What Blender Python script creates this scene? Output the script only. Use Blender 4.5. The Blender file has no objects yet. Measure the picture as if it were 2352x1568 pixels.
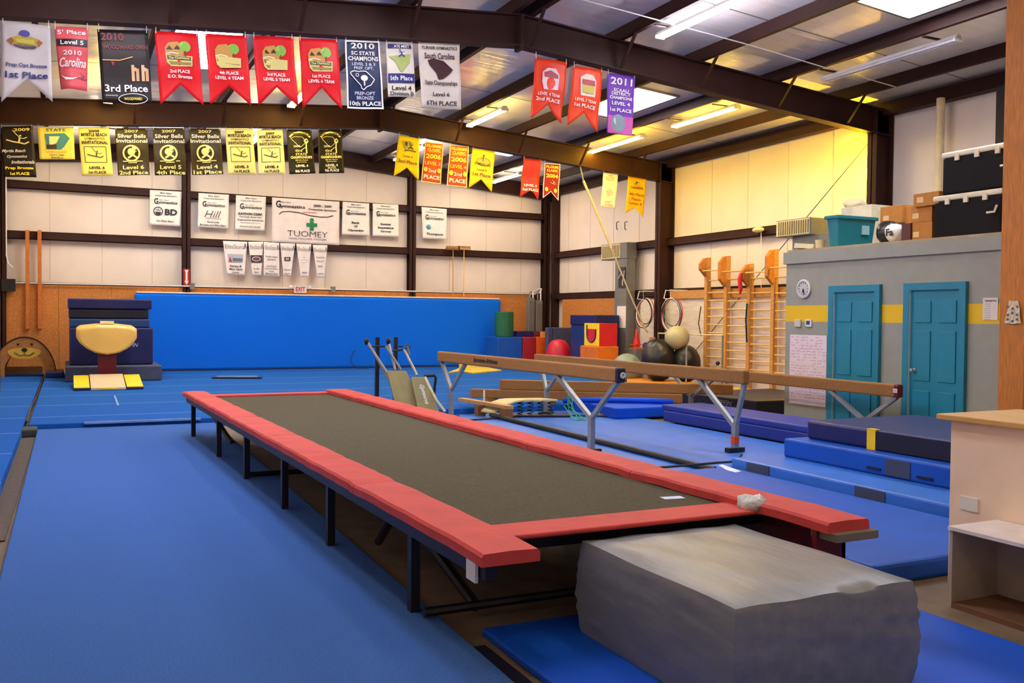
import bpy, bmesh, math, random
from mathutils import Vector, Matrix
random.seed(7)
S = bpy.context.scene
COL = S.collection
PI = math.pi

# ------------------------------------------------------------------ camera
W, H = 2352, 1568
FPX = 2119.94
YAW, PITCH, ROLL = 0.44889899, -0.0261985, 0.00945268
CAM = Vector((0, 0, 1.6))
_f = Vector((math.sin(YAW)*math.cos(PITCH), math.cos(YAW)*math.cos(PITCH), math.sin(PITCH)))
_r = Vector((math.cos(YAW), -math.sin(YAW), 0))
_u = _r.cross(_f)
_c, _s = math.cos(ROLL), math.sin(ROLL)
_R, _U, _B = _c*_r + _s*_u, -_s*_r + _c*_u, -_f
cd = bpy.data.cameras.new('camera')
cam = bpy.data.objects.new('camera', cd)
COL.objects.link(cam)
cam.matrix_world = Matrix(((_R.x, _U.x, _B.x, CAM.x), (_R.y, _U.y, _B.y, CAM.y), (_R.z, _U.z, _B.z, CAM.z), (0, 0, 0, 1)))
cd.sensor_width = 36
cd.lens = FPX/W*36
cd.clip_start = 0.05
S.camera = cam


def at(px, py, X=None, Y=None, Z=None):
    """the point of the room where a measured sight line meets a plane of the building"""
    d = _R*((px - W/2)/FPX) + _U*((H/2 - py)/FPX) - _B
    if X is not None: t = (X - CAM.x)/d.x
    elif Y is not None: t = (Y - CAM.y)/d.y
    else: t = (Z - CAM.z)/d.z
    return CAM + d*t


# ------------------------------------------------------------------ world, exposure, lamp levels
wd = bpy.data.worlds.new('world'); S.world = wd; wd.use_nodes = True
wd.node_tree.nodes['Background'].inputs[0].default_value = (0.6, 0.75, 1, 1)
wd.node_tree.nodes['Background'].inputs[1].default_value = 0.6
S.view_settings.view_transform = 'Standard'
S.view_settings.look = 'None'
S.view_settings.gamma = 1
S.view_settings.use_curve_mapping = False
S.view_settings.exposure = 1.15
TUBE = 46.0          # strength of the lit fluorescent tubes
SKY = 9.0            # strength of the roof skylights


# ------------------------------------------------------------------ materials
def lin(c):
    return tuple(((v/255)/12.92 if v/255 <= 0.04045 else ((v/255+0.055)/1.055)**2.4) for v in c)


MATS = {}


def mat(key, rgb, rough=0.6, metal=0.0, var=0.10, scale=6.0, bump=0.0, bscale=40.0, stretch=None, coat=0.0, spec=0.5):
    if key in MATS: return MATS[key]
    m = bpy.data.materials.new(key); m.use_nodes = True
    nt = m.node_tree; b = nt.nodes['Principled BSDF']
    c = lin(rgb)
    b.inputs['Roughness'].default_value = rough
    b.inputs['Metallic'].default_value = metal
    b.inputs['Specular IOR Level'].default_value = spec
    b.inputs['Coat Weight'].default_value = coat
    tc = nt.nodes.new('ShaderNodeTexCoord')
    mp = nt.nodes.new('ShaderNodeMapping')
    if stretch: mp.inputs['Scale'].default_value = stretch
    nt.links.new(tc.outputs['Object'], mp.inputs['Vector'])
    nz = nt.nodes.new('ShaderNodeTexNoise'); nz.inputs['Scale'].default_value = scale; nz.inputs['Detail'].default_value = 4
    nt.links.new(mp.outputs[0], nz.inputs['Vector'])
    rp = nt.nodes.new('ShaderNodeValToRGB')
    rp.color_ramp.elements[0].position = 0.3; rp.color_ramp.elements[1].position = 0.7
    rp.color_ramp.elements[0].color = tuple(v*(1-var) for v in c)+(1,)
    rp.color_ramp.elements[1].color = tuple(min(1, v*(1+var)) for v in c)+(1,)
    nt.links.new(nz.outputs['Fac'], rp.inputs[0])
    nt.links.new(rp.outputs[0], b.inputs['Base Color'])
    if bump:
        n2 = nt.nodes.new('ShaderNodeTexNoise'); n2.inputs['Scale'].default_value = bscale; n2.inputs['Detail'].default_value = 3
        nt.links.new(mp.outputs[0], n2.inputs['Vector'])
        bp = nt.nodes.new('ShaderNodeBump'); bp.inputs['Strength'].default_value = bump; bp.inputs['Distance'].default_value = 0.02
        nt.links.new(n2.outputs['Fac'], bp.inputs['Height']); nt.links.new(bp.outputs[0], b.inputs['Normal'])
    MATS[key] = m
    return m


def flat(rgb, rough=0.55):
    k = 'print_%02x%02x%02x' % rgb
    return mat(k, rgb, rough, 0, 0.05, 5)


def emis(key, rgb, strength):
    if key in MATS: return MATS[key]
    m = bpy.data.materials.new(key); m.use_nodes = True
    nt = m.node_tree; nt.nodes.remove(nt.nodes['Principled BSDF'])
    e = nt.nodes.new('ShaderNodeEmission'); e.inputs[0].default_value = lin(rgb)+(1,); e.inputs[1].default_value = strength
    nt.links.new(e.outputs[0], nt.nodes['Material Output'].inputs[0])
    MATS[key] = m
    return m


STEEL = mat('primed_steel', (54, 30, 25), 0.6, 0, 0.15, 3, spec=0.2)
SEAM = mat('facing_joint', (198, 186, 176), 0.6)
WALLM = mat('white_wall_facing', (236, 222, 208), 0.6, 0, 0.05, 1.2, 0.15, 5)
OSB = mat('particle_board', (198, 126, 56), 0.7, 0, 0.22, 26)
WOOD = mat('light_wood', (196, 142, 72), 0.55, 0, 0.2, 8, 0, 40, (1, 1, 6))
WOODX = mat('orange_timber', (200, 122, 44), 0.6, 0, 0.2, 10, 0, 40, (4, 4, .5))
FOIL = mat('foil_insulation', (240, 238, 236), 0.28, 0.08, 0.05, 2.0, 0.8, 2.4, (0.3, 3.0, 1), 0.6)
CONC = mat('concrete', (112, 95, 74), 0.75, 0, 0.2, 5)
CARPET = None
NAVY = mat('navy_vinyl', (22, 28, 92), 0.42, 0, 0.12, 4, 0.1, 6)
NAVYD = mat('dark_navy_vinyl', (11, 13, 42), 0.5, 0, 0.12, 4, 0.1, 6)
BLUE = mat('blue_vinyl', (22, 84, 186), 0.45, 0, 0.10, 3, 0.12, 3, spec=0.25)
BLUEL = mat('pale_blue_vinyl', (54, 116, 208), 0.38, 0, 0.10, 3, 0.15, 3, spec=0.35)
BLUEB = mat('bright_blue_vinyl', (12, 80, 205), 0.55, 0, 0.08, 3, 0.1, 4, spec=0.2)
LAV = mat('slate_blue_vinyl', (40, 56, 142), 0.45, 0, 0.1, 3, 0.1, 5, spec=0.3)
REDV = mat('red_vinyl', (198, 70, 66), 0.6, 0, 0.10, 5, 0.15, 14, spec=0.2)
DKRED = mat('dark_red_paint', (104, 14, 26), 0.4, 0, 0.15, 5)
MESH = mat('black_bed_webbing', (84, 78, 62), 0.85, 0, 0.18, 60, spec=0.1)
BLACK = mat('black_paint', (18, 16, 18), 0.5)
DKSTEEL = mat('dark_frame_steel', (26, 22, 30), 0.45, 0.2)
CHROME = mat('bright_steel', (158, 158, 154), 0.38, 0.5, 0.15)
TAN = mat('tan_suede', (150, 102, 48), 0.8, 0, 0.15, 40)
CREAM = mat('cream_leather', (235, 196, 104), 0.38, 0, 0.06, 3)
GREYV = mat('grey_vinyl', (120, 122, 126), 0.38, 0, 0.12, 5, 0.3, 3.2, (3, .8, 3.5), spec=0.5)
GREYB = mat('slate_grey_foam', (70, 76, 104), 0.7, 0, 0.15, 8)
WHITE = mat('white_paint', (232, 230, 226), 0.5, 0, 0.04)
YELLOW = mat('yellow_vinyl', (250, 212, 20), 0.45, 0, 0.06)
ORANGE = mat('orange_vinyl', (244, 150, 24), 0.5, 0, 0.08)
RED = mat('red_foam', (205, 26, 40), 0.5, 0, 0.08)
GREEN = mat('green_foam', (18, 96, 62), 0.55, 0, 0.1)
TEAL = mat('teal_paint', (24, 132, 158), 0.42, 0, 0.05)
TEALP = mat('teal_plastic', (20, 120, 134), 0.4, 0, 0.08)
CARD = mat('brown_cardboard', (186, 122, 48), 0.75, 0, 0.12, 8)
GREYW = mat('grey_wall_paint', (158, 158, 143), 0.65, 0, 0.04)
GREYD = mat('grey_sheet_metal', (128, 128, 124), 0.45, 0.3, 0.08)
BEIGE = mat('beige_laminate', (248, 222, 196), 0.55, 0, 0.04)
SHADECONC = mat('shaded_concrete', (78, 66, 58), 0.8, 0, 0.15, 12)  # concrete in the floor gap, its shade put into the colour


def carpet_mat(key, rgb, seam, axis=1, pitch=1.83):
    m = mat(key, rgb, 0.95, 0, 0.16, 90, 0.25, 160, spec=0.08)
    nt = m.node_tree; b = nt.nodes['Principled BSDF']
    src = b.inputs['Base Color'].links[0].from_socket
    geo = nt.nodes.new('ShaderNodeNewGeometry'); sp = nt.nodes.new('ShaderNodeSeparateXYZ')
    nt.links.new(geo.outputs['Position'], sp.inputs[0])
    dv = nt.nodes.new('ShaderNodeMath'); dv.operation = 'DIVIDE'; dv.inputs[1].default_value = pitch
    nt.links.new(sp.outputs[axis], dv.inputs[0])
    fr = nt.nodes.new('ShaderNodeMath'); fr.operation = 'FRACT'; nt.links.new(dv.outputs[0], fr.inputs[0])
    lt = nt.nodes.new('ShaderNodeMath'); lt.operation = 'LESS_THAN'; lt.inputs[1].default_value = 0.022
    nt.links.new(fr.outputs[0], lt.inputs[0])
    mul = nt.nodes.new('ShaderNodeMath'); mul.operation = 'MULTIPLY'; mul.inputs[1].default_value = 0.45
    nt.links.new(lt.outputs[0], mul.inputs[0])
    mx = nt.nodes.new('ShaderNodeMix'); mx.data_type = 'RGBA'
    nt.links.new(mul.outputs[0], mx.inputs[0]); nt.links.new(src, mx.inputs[6]); mx.inputs[7].default_value = lin(seam)+(1,)
    nt.links.new(mx.outputs[2], b.inputs['Base Color'])
    return m


CARPET = carpet_mat('blue_carpet', (29, 88, 168), (150, 185, 225))
CARPET2 = mat('pale_blue_carpet', (62, 101, 170), 0.95, 0, 0.15, 90, 0.2, 160, spec=0.08)


def office_mat():
    m = mat('office_wall_paint', (158, 158, 143), 0.65, 0, 0.04)
    nt = m.node_tree; b = nt.nodes['Principled BSDF']
    src = b.inputs['Base Color'].links[0].from_socket
    geo = nt.nodes.new('ShaderNodeNewGeometry'); sp = nt.nodes.new('ShaderNodeSeparateXYZ')
    nt.links.new(geo.outputs['Position'], sp.inputs[0])
    a = nt.nodes.new('ShaderNodeMath'); a.operation = 'GREATER_THAN'; a.inputs[1].default_value = 1.575
    c = nt.nodes.new('ShaderNodeMath'); c.operation = 'LESS_THAN'; c.inputs[1].default_value = 1.815
    nt.links.new(sp.outputs[2], a.inputs[0]); nt.links.new(sp.outputs[2], c.inputs[0])
    mu = nt.nodes.new('ShaderNodeMath'); mu.operation = 'MULTIPLY'
    nt.links.new(a.outputs[0], mu.inputs[0]); nt.links.new(c.outputs[0], mu.inputs[1])
    mx = nt.nodes.new('ShaderNodeMix'); mx.data_type = 'RGBA'
    nt.links.new(mu.outputs[0], mx.inputs[0]); nt.links.new(src, mx.inputs[6]); mx.inputs[7].default_value = lin((245, 198, 30))+(1,)
    nt.links.new(mx.outputs[2], b.inputs['Base Color'])
    return m


# ------------------------------------------------------------------ mesh helpers
ORG = {}


class MB:
    def __init__(self):
        self.bm = bmesh.new()

    def faces(self, vs, fs):
        v = [self.bm.verts.new(p) for p in vs]
        for f in fs:
            try: self.bm.faces.new([v[i] for i in f])
            except ValueError: pass
        return self

    def box(self, x0, x1, y0, y1, z0, z1):
        return self.prism([(x0, y0, z0), (x1, y0, z0), (x1, y1, z0), (x0, y1, z0)], (0, 0, z1-z0))

    def obox(self, c, sx, sy, sz, rot=(0, 0, 0)):
        from mathutils import Euler
        M = Euler(rot).to_matrix(); c = Vector(c)
        P = [c + M @ Vector((x*sx/2, y*sy/2, z*sz/2)) for z in (-1, 1) for x, y in ((-1, -1), (1, -1), (1, 1), (-1, 1))]
        return self.faces(P, [(3, 2, 1, 0), (4, 5, 6, 7), (0, 1, 5, 4), (1, 2, 6, 5), (2, 3, 7, 6), (3, 0, 4, 7)])

    def prism(self, pts, vec):
        n = len(pts); vec = Vector(vec)
        P = [Vector(p) for p in pts]
        Q = [p+vec for p in P]
        return self.faces(P+Q, [tuple(range(n-1, -1, -1)), tuple(range(n, 2*n))] + [(i, (i+1) % n, n+(i+1) % n, n+i) for i in range(n)])

    def bar(self, p, q, w, h, up=(0, 0, 1)):
        """square bar from p to q"""
        p, q = Vector(p), Vector(q); d = (q-p).normalized()
        s = d.cross(Vector(up))
        if s.length < 1e-4: s = d.cross(Vector((1, 0, 0)))
        s.normalize(); t = s.cross(d)
        c = [s*(w/2)*a + t*(h/2)*b for a, b in ((-1, -1), (1, -1), (1, 1), (-1, 1))]
        return self.prism([p+k for k in c], q-p)

    def path(self, pts, r, seg=8, closed=False):
        pts = [Vector(p) for p in pts]; n = len(pts); rings = []
        prev = None
        for i, p in enumerate(pts):
            if closed: d = pts[(i+1) % n]-pts[i-1]
            else: d = pts[min(i+1, n-1)]-pts[max(i-1, 0)]
            d.normalize()
            if prev is None:
                s = d.cross(Vector((0, 0, 1)))
                if s.length < 1e-3: s = d.cross(Vector((1, 0, 0)))
            else: s = prev - d*prev.dot(d)
            s.normalize(); prev = s; t = d.cross(s)
            rr = r[i] if isinstance(r, (list, tuple)) else r
            rings.append([self.bm.verts.new(p + (s*math.cos(2*PI*k/seg)+t*math.sin(2*PI*k/seg))*rr) for k in range(seg)])
        m = n if closed else n-1
        for i in range(m):
            a, b = rings[i], rings[(i+1) % n]
            for k in range(seg): self.bm.faces.new((a[k], a[(k+1) % seg], b[(k+1) % seg], b[k]))
        if not closed:
            self.bm.faces.new(rings[0][::-1]); self.bm.faces.new(rings[-1])
        return self

    def tube(self, p, q, r, seg=10):
        return self.path([p, q], r, seg)

    def lathe(self, c, prof, seg=24, axis='z'):
        c = Vector(c); rings = []
        for r, z in prof:
            ring = []
            for k in range(seg):
                a = 2*PI*k/seg; x, y = r*math.cos(a), r*math.sin(a)
                o = {'z': (x, y, z), 'x': (z, x, y), 'y': (x, z, y)}[axis]
                ring.append(self.bm.verts.new(c+Vector(o)))
            rings.append(ring)
        for a, b in zip(rings, rings[1:]):
            for k in range(seg): self.bm.faces.new((a[k], a[(k+1) % seg], b[(k+1) % seg], b[k]))
        self.bm.faces.new(rings[0][::-1]); self.bm.faces.new(rings[-1])
        return self

    def ball(self, c, r, sc=(1, 1, 1), seg=20, lump=0.0):
        n = seg//2; c = Vector(c); rows = []
        for i in range(n+1):
            a = PI*i/n; row = []
            for k in range(seg):
                b = 2*PI*k/seg
                rr = r*(1+lump*math.sin(3*b+1.3)*math.sin(2*a)+lump*.6*math.sin(5*b+a*4))
                row.append((rr*math.sin(a)*math.cos(b)*sc[0], rr*math.sin(a)*math.sin(b)*sc[1], rr*math.cos(a)*sc[2]))
            rows.append(row)
        top = self.bm.verts.new(c+Vector(rows[0][0])); bot = self.bm.verts.new(c+Vector(rows[n][0]))
        R = [[self.bm.verts.new(c+Vector(p)) for p in row] for row in rows[1:n]]
        for k in range(seg):
            self.bm.faces.new((top, R[0][k], R[0][(k+1) % seg])); self.bm.faces.new((bot, R[-1][(k+1) % seg], R[-1][k]))
        for a, b in zip(R, R[1:]):
            for k in range(seg): self.bm.faces.new((a[k], b[k], b[(k+1) % seg], a[(k+1) % seg]))
        return self

    def build(self, name, m, parent=None, bevel=0.0, smooth=False, sub=0, label=None):
        bm = self.bm
        bmesh.ops.recalc_face_normals(bm, faces=bm.faces)
        if parent is None:
            xs = [v.co for v in bm.verts]
            o0 = Vector(((min(v.x for v in xs)+max(v.x for v in xs))/2, (min(v.y for v in xs)+max(v.y for v in xs))/2, min(v.z for v in xs)))
        else: o0 = ORG[parent.name]
        bmesh.ops.translate(bm, verts=bm.verts, vec=-o0)
        me = bpy.data.meshes.new(name); bm.to_mesh(me); bm.free()
        if smooth:
            for p in me.polygons: p.use_smooth = True
        o = bpy.data.objects.new(name, me); COL.objects.link(o)
        me.materials.append(m)
        if parent is None: o.location = o0
        else: o.parent = parent
        ORG[o.name] = o0
        if bevel:
            md = o.modifiers.new('edge', 'BEVEL'); md.width = bevel; md.segments = 2; md.limit_method = 'ANGLE'; md.angle_limit = 0.6
        if sub:
            md = o.modifiers.new('round', 'SUBSURF'); md.levels = sub; md.render_levels = sub
        if label: o['label'] = label
        return o


def tag(o, label, cat, group=None, kind=None):
    o['label'] = label; o['category'] = cat
    if group: o['group'] = group
    if kind: o['kind'] = kind
    return o


def thing(name, label, cat, loc, group=None):
    o = bpy.data.objects.new(name, None); COL.objects.link(o)
    o.location = loc; o.empty_display_size = 0.1
    ORG[o.name] = Vector(loc)
    return tag(o, label, cat, group)


def struct(name, mb, m, label=None, bevel=0, parent=None):
    o = mb.build(name, m, parent, bevel)
    if parent is None:
        o['kind'] = 'structure'
        if label: o['label'] = label
    return o


def copy_thing(root, loc, label=None, rotz=None):
    r = root.copy(); COL.objects.link(r); r.location = loc
    if rotz is not None: r.rotation_euler = (0, 0, rotz)
    if label: r['label'] = label
    ORG[r.name] = Vector(loc)
    for ch in list(root.children):
        c = ch.copy(); COL.objects.link(c); c.parent = r
        for g in ch.children:
            d = g.copy(); COL.objects.link(d); d.parent = c
    return r


_tc = bpy.data.curves.new('lettering', 'FONT'); _tc.resolution_u = 2
_to = bpy.data.objects.new('lettering_source', _tc)
_tcache = {}


def glyphs(s, bold=0.0, shear=0.0):
    k = (s, bold, shear)
    if k not in _tcache:
        _tc.body = s; _tc.offset = bold; _tc.shear = shear
        me = _to.to_mesh()
        vs = [(v.co.x, v.co.y) for v in me.vertices]; fs = [tuple(p.vertices) for p in me.polygons]
        _to.to_mesh_clear()
        if not vs: vs = [(0, 0)]
        x0, x1 = min(v[0] for v in vs), max(v[0] for v in vs); y0, y1 = min(v[1] for v in vs), max(v[1] for v in vs)
        _tcache[k] = (vs, fs, x0, x1, y0, y1)
    return _tcache[k]


def text_on(mb, s, org, ex, ey, w, h, bold=0.02, shear=0.0):
    """lettering as a flat mesh: centre org, unit vectors ex / ey, width w, height h"""
    vs, fs, x0, x1, y0, y1 = glyphs(s, bold, shear)
    org, ex, ey = Vector(org), Vector(ex), Vector(ey)
    if h is None: h = w*(y1-y0)/(x1-x0)
    if w is None: w = h*(x1-x0)/(y1-y0)
    P = [org + ex*((x-(x0+x1)/2)/(x1-x0)*w) + ey*((y-(y0+y1)/2)/(y1-y0)*h) for x, y in vs]
    return mb.faces(P, fs)


# ------------------------------------------------------------------ building shell
XL, XR, YB, YF = -1.58, 13.9, 26.0, -7.0
XM = 6.155
EAVE = 5.72


def roof(x): return EAVE + min(XR-0.16-x, x-XL-0.15)/12


struct('floor', MB().box(XL, XR, YF, YB, -0.2, 0), CONC)
gable = [(XL, 0), (XR, 0), (XR, roof(XR)), (XM, roof(XM)), (XL, roof(XL))]
struct('wall_back', MB().prism([(x, YB, z) for x, z in gable], (0, .12, 0)), WALLM)
struct('wall_front', MB().prism([(x, YF-.12, z) for x, z in gable], (0, .12, 0)), WALLM)
struct('wall_right', MB().box(XR, XR+.12, YF, YB, 0, roof(XR)), WALLM)
struct('wall_left', MB().box(XL-.12, XL, YF, YB, 0, roof(XL)), WALLM)
cm = MB()
for xa, xb in ((XL, XM), (XM, XR)):
    cm.prism([(xa, YF, roof(xa)), (xb, YF, roof(xb)), (xb, YF, roof(xb)+.1), (xa, YF, roof(xa)+.1)], (0, YB-YF, 0))
struct('ceiling', cm, FOIL)
# foil seams and facing joints
for i, y in enumerate([4.5, 7.6, 10.9, 14.2, 17.4, 20.6, 23.8]):
    for xa, xb in ((XL+.1, XM), (XM, XR-.1)):
        struct('trim_%d' % (1+2*i+(xa > 0)), MB().prism([(xa, y, roof(xa)-.004), (xb, y, roof(xb)-.004), (xb, y, roof(xb)-.001), (xa, y, roof(xa)-.001)], (0, .025, 0)), GREYD)
n = 20
for x in (-.4, .8, 2.0, 4.2, 5.4, 6.6, 7.8, 10.4, 11.6, 12.8):
    struct('trim_%d' % n, MB().box(x, x+.012, YB-.006, YB-.001, 2.4, roof(x)-.1), SEAM); n += 1
for y in (14.0, 15.3, 16.6, 17.9, 21.0, 22.3, 23.6, 24.9):
    struct('trim_%d' % n, MB().box(XR-.006, XR-.001, y, y+.012, 2.4, 5.5), SEAM); n += 1
# purlins and eave struts
PURL = [-0.4, 1.18, 2.83, 4.4, 6.0, 6.31, 7.9, 9.47, 11.12, 12.72]
for x in PURL:
    z = roof(x)
    mb = MB().box(x-.012, x+.012, YF, YB, z-.2, z-.002).box(x-.035, x+.045, YF, YB, z-.212, z-.195)
    struct('purlin', mb, STEEL)
struct('eave_strut', MB().box(XR-.22, XR-.02, YF, YB, 5.42, 5.66), STEEL)
struct('eave_strut', MB().box(XL+.02, XL+.22, YF, YB, 5.42, 5.66), STEEL)


# rigid frames: rafters and columns
def rafter(y, top, dep, fl=0.2):
    for sgn, xa, xb in ((-1, XL+.05, XM), (1, XM, XR-.05)):
        mb = MB()
        za, zb = roof(xa)-top, roof(xb)-top
        mb.prism([(xa, y-.012, za-dep), (xb, y-.012, zb-dep), (xb, y-.012, zb), (xa, y-.012, za)], (0, .024, 0))
        for off in (0, -dep):
            mb.prism([(xa, y-fl/2, za+off-.012), (xb, y-fl/2, zb+off-.012), (xb, y-fl/2, zb+off+.012), (xa, y-fl/2, za+off+.012)], (0, fl, 0))
        r = struct('rafter', mb, STEEL)
        # splice plate at the ridge
    p = MB().box(XM-.03, XM+.03, y-.11, y+.11, roof(XM)-top-dep-.06, roof(XM)-top+.02)
    struct('ridge_plate', p, STEEL)


for y in (12.62, 19.5, 5.9):
    rafter(y, 0.215, 0.455)
    for x0, x1 in ((13.45, XR-.02), (XL+.02, XL+.45)):
        mb = MB().box(x0, x0+.02, y-.11, y+.11, 0, 5.5).box(x1-.02, x1, y-.11, y+.11, 0, 5.5).box(x0, x1, y-.012, y+.012, 0, 5.55)
        struct('column', mb, STEEL)
# flange braces from the rafters up to the purlins
for y in (12.62, 19.5):
    for x in (1.18, 2.83, 4.4, 6.31, 7.9, 9.47, 11.12, 12.72):
        mb = MB().bar((x, y-.09, roof(x)-.66), (x, y-.55, roof(x)-.17), .05, .02)
        struct('flange_brace', mb, STEEL)
# end wall frame
for xa, xb in ((XL, XM), (XM, XR)):
    mb = MB().prism([(xa, YB-.22, roof(xa)-.42), (xb, YB-.22, roof(xb)-.42), (xb, YB-.22, roof(xb)-.01), (xa, YB-.22, roof(xa)-.01)], (0, .05, 0))
    mb.prism([(xa, YB-.26, roof(xa)-.43), (xb, YB-.26, roof(xb)-.43), (xb, YB-.26, roof(xb)-.41), (xa, YB-.26, roof(xa)-.41)], (0, .25, 0))
    struct('end_rafter', mb, STEEL)
for x in (2.84, 9.14, 13.6, -1.45):
    mb = MB().box(x-.1, x+.1, YB-.25, YB-.235, 0, roof(x)-.4).box(x-.1, x+.1, YB-.02, YB-.005, 0, roof(x)-.4).box(x-.012, x+.012, YB-.25, YB-.005, 0, roof(x)-.4)
    struct('column', mb, STEEL)
struct('column', MB().box(13.68, 13.88, 25.45, 25.6, 0, 5.5), STEEL)
# girts
for z in (2.26, 3.52, 4.76):
    struct('girt', MB().box(XL+.05, 13.5, YB-.17, YB-.005, z-.1, z-.085).box(XL+.05, 13.5, YB-.17, YB-.155, z-.1, z+.1).box(XL+.05, 13.5, YB-.17, YB-.005, z+.085, z+.1), STEEL)
for z in (2.26, 3.54):
    struct('girt', MB().box(XR-.17, XR-.005, YF, YB-.26, z-.1, z-.085).box(XR-.17, XR-.155, YF, YB-.26, z-.1, z+.1).box(XR-.17, XR-.005, YF, YB-.26, z+.085, z+.1), STEEL)
# wainscot of particle board on the back wall and right wall
for xa, xb in ((XL+.1, -.2), (-.2, 1.02), (1.02, 2.24), (2.24, 4.68), (4.68, 7.12), (7.12, 9.56), (9.56, 12.0), (12.0, 13.05)):
    struct('wall_panel', MB().box(xa+.003, xb-.003, YB-.2, YB-.18, 0, 2.3), OSB)
struct('wall_panel', MB().box(XR-.2, XR-.18, 21.0, 24.9, 0, 2.16), OSB)
struct('wall_panel', MB().box(XR-.2, XR-.18, 13.0, 20.6, 0, 2.1), mat('whitewashed_boards', (226, 214, 196), 0.7, 0, 0.12, 5, 0, 40, (1, .5, 3)))
struct('trim_60', MB().box(XR-.26, XR-.2, 14.5, 19.2, 2.1, 2.3), WOOD)

# ------------------------------------------------------------------ lamps and skylights
def strip_light(x, y0, y1, lit, rgb, label, k=1.0):
    z = roof(x)-.225
    t = thing('strip_light', label, 'ceiling light', (x, (y0+y1)/2, z), 'fluorescent strip lights')
    MB().prism([(x-.04, y0, z), (x+.04, y0, z), (x+.055, y0, z-.05), (x-.055, y0, z-.05)], (0, y1-y0, 0)).build('housing', WHITE, t)
    m = emis('lit_tube_%d_%d_%d_%d' % (rgb+(int(k*10),)), rgb, TUBE*k) if lit else mat('unlit_tube', (215, 215, 222), 0.3)
    for s in (-.05, .05):
        MB().tube((x+s, y0+.04, z-.075), (x+s, y1-.04, z-.075), .019, 6).build('tube', m, t)
    for a, b in ((y0, y0+.03), (y1-.03, y1)): MB().box(x-.08, x+.08, a, b, z-.1, z-.045).build('lamp_holder', WHITE, t)
    px = min(PURL, key=lambda p: abs(p-x))
    for yy in (y0+.3, y1-.3): MB().box(min(px, x)-.02, max(px, x)+.03, yy, yy+.04, z-.003, z+.02).build('mounting_bracket', STEEL, t)
    return t


COOL, WARM, AMBER, NEUT = (244, 238, 250), (255, 216, 110), (255, 214, 60), (255, 230, 192)
strip_light(8.15, 9.3, 11.85, True, COOL, 'lit strip light at the top of the picture, just in front of the long rafter')
strip_light(8.15, 17.35, 19.25, True, WARM, 'lit strip light behind the cream Level 6 banner and above the yellow pennants')
strip_light(11.45, 17.2, 19.9, True, (255, 205, 50), 'lit strip light seen low behind the purple banner')
strip_light(11.45, 14.0, 16.05, True, AMBER, 'lit strip light just behind the sloping rafter, nearest the yellow-lit wall', 1.1)
strip_light(11.45, 9.2, 11.8, False, COOL, 'unlit white strip light at the upper right, before the rafter')
strip_light(11.45, 23.3, 25.2, True, NEUT, 'lit strip light farthest back, beside the red Level 4 pennant')
strip_light(4.15, 9.3, 11.8, True, COOL, 'lit strip light above the long rafter behind the red pennants')
strip_light(4.15, 17.2, 19.2, True, WARM, 'lit strip light glimpsed in the notch of a red pennant')
strip_light(0.7, 17.2, 19.2, True, WARM, 'lit strip light glimpsed behind the 5th place banner')
strip_light(0.7, 9.3, 11.8, True, COOL, 'lit strip light above the rafter over the black 3rd place banner')
for x in (0.7, 4.15, 8.15, 11.45):  # unseen fixtures, assumed to continue the rows and light the near end
    on = x < 10      # the row over the office is switched off
    strip_light(x, 2.2, 4.6, on, NEUT, 'lit strip light assumed over the near end of the gym' if on else 'unlit strip light assumed over the near end of the gym', .5)
    strip_light(x, -3.6, -1.2, on, NEUT, 'lit strip light assumed over the entrance end of the gym' if on else 'unlit strip light assumed over the entrance end of the gym', .5)
for x in (.7, 4.15, 8.15): strip_light(x, 22.0, 24.4, True, NEUT, 'lit strip light added to brighten the back wall', 1.25)  # unseen fixtures added for more light at the back

lp = Vector((13.76, 12.9, 4.45))
t = thing('assumed_wall_lamp', 'assumed amber wall lamp, unseen behind the steel column by the office, lighting the wall yellow', 'lamp', (13.8, lp.y, lp.z))  # unseen lamp assumed from the yellow glow, added to tint the wall
MB().box(13.84, 13.9, lp.y-.09, lp.y+.09, lp.z-.12, lp.z+.12).build('bracket', STEEL, t)
MB().ball((13.74, lp.y, lp.z), .085, (1, 1, 1.2), 14).build('globe', emis('amber_globe', (255, 200, 10), 620.0), t, smooth=True)
SKYM = emis('daylit_skylight', (236, 240, 255), SKY)
k = 1
for xa, xb, y0, y1 in ((9.85, 10.85, 6.6, 9.55), (9.75, 10.75, 15.0, 17.2), (9.8, 10.75, 20.8, 22.6), (1.5, 2.5, 14.3, 17.4), (1.5, 2.5, 20.8, 23.2), (1.5, 2.5, 6.6, 9.55), (9.85, 10.85, -2, 1)):
    w = MB().prism([(xa, y0, roof(xa)-.012), (xb, y0, roof(xb)-.012), (xb, y0, roof(xb)-.004), (xa, y0, roof(xa)-.004)], (0, y1-y0, 0))
    o = struct('window_%d' % k, w, SKYM); k += 1
    fr = MB()
    for x0, x1, ya, yb in ((xa-.05, xa, y0-.05, y1+.05), (xb, xb+.05, y0-.05, y1+.05), (xa, xb, y0-.05, y0), (xa, xb, y1, y1+.05)):
        fr.prism([(x0, ya, roof(x0)-.04), (x1, ya, roof(x1)-.04), (x1, ya, roof(x1)-.002), (x0, ya, roof(x0)-.002)], (0, yb-ya, 0))
    struct('window_frame', fr, GREYD, parent=o)

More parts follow.
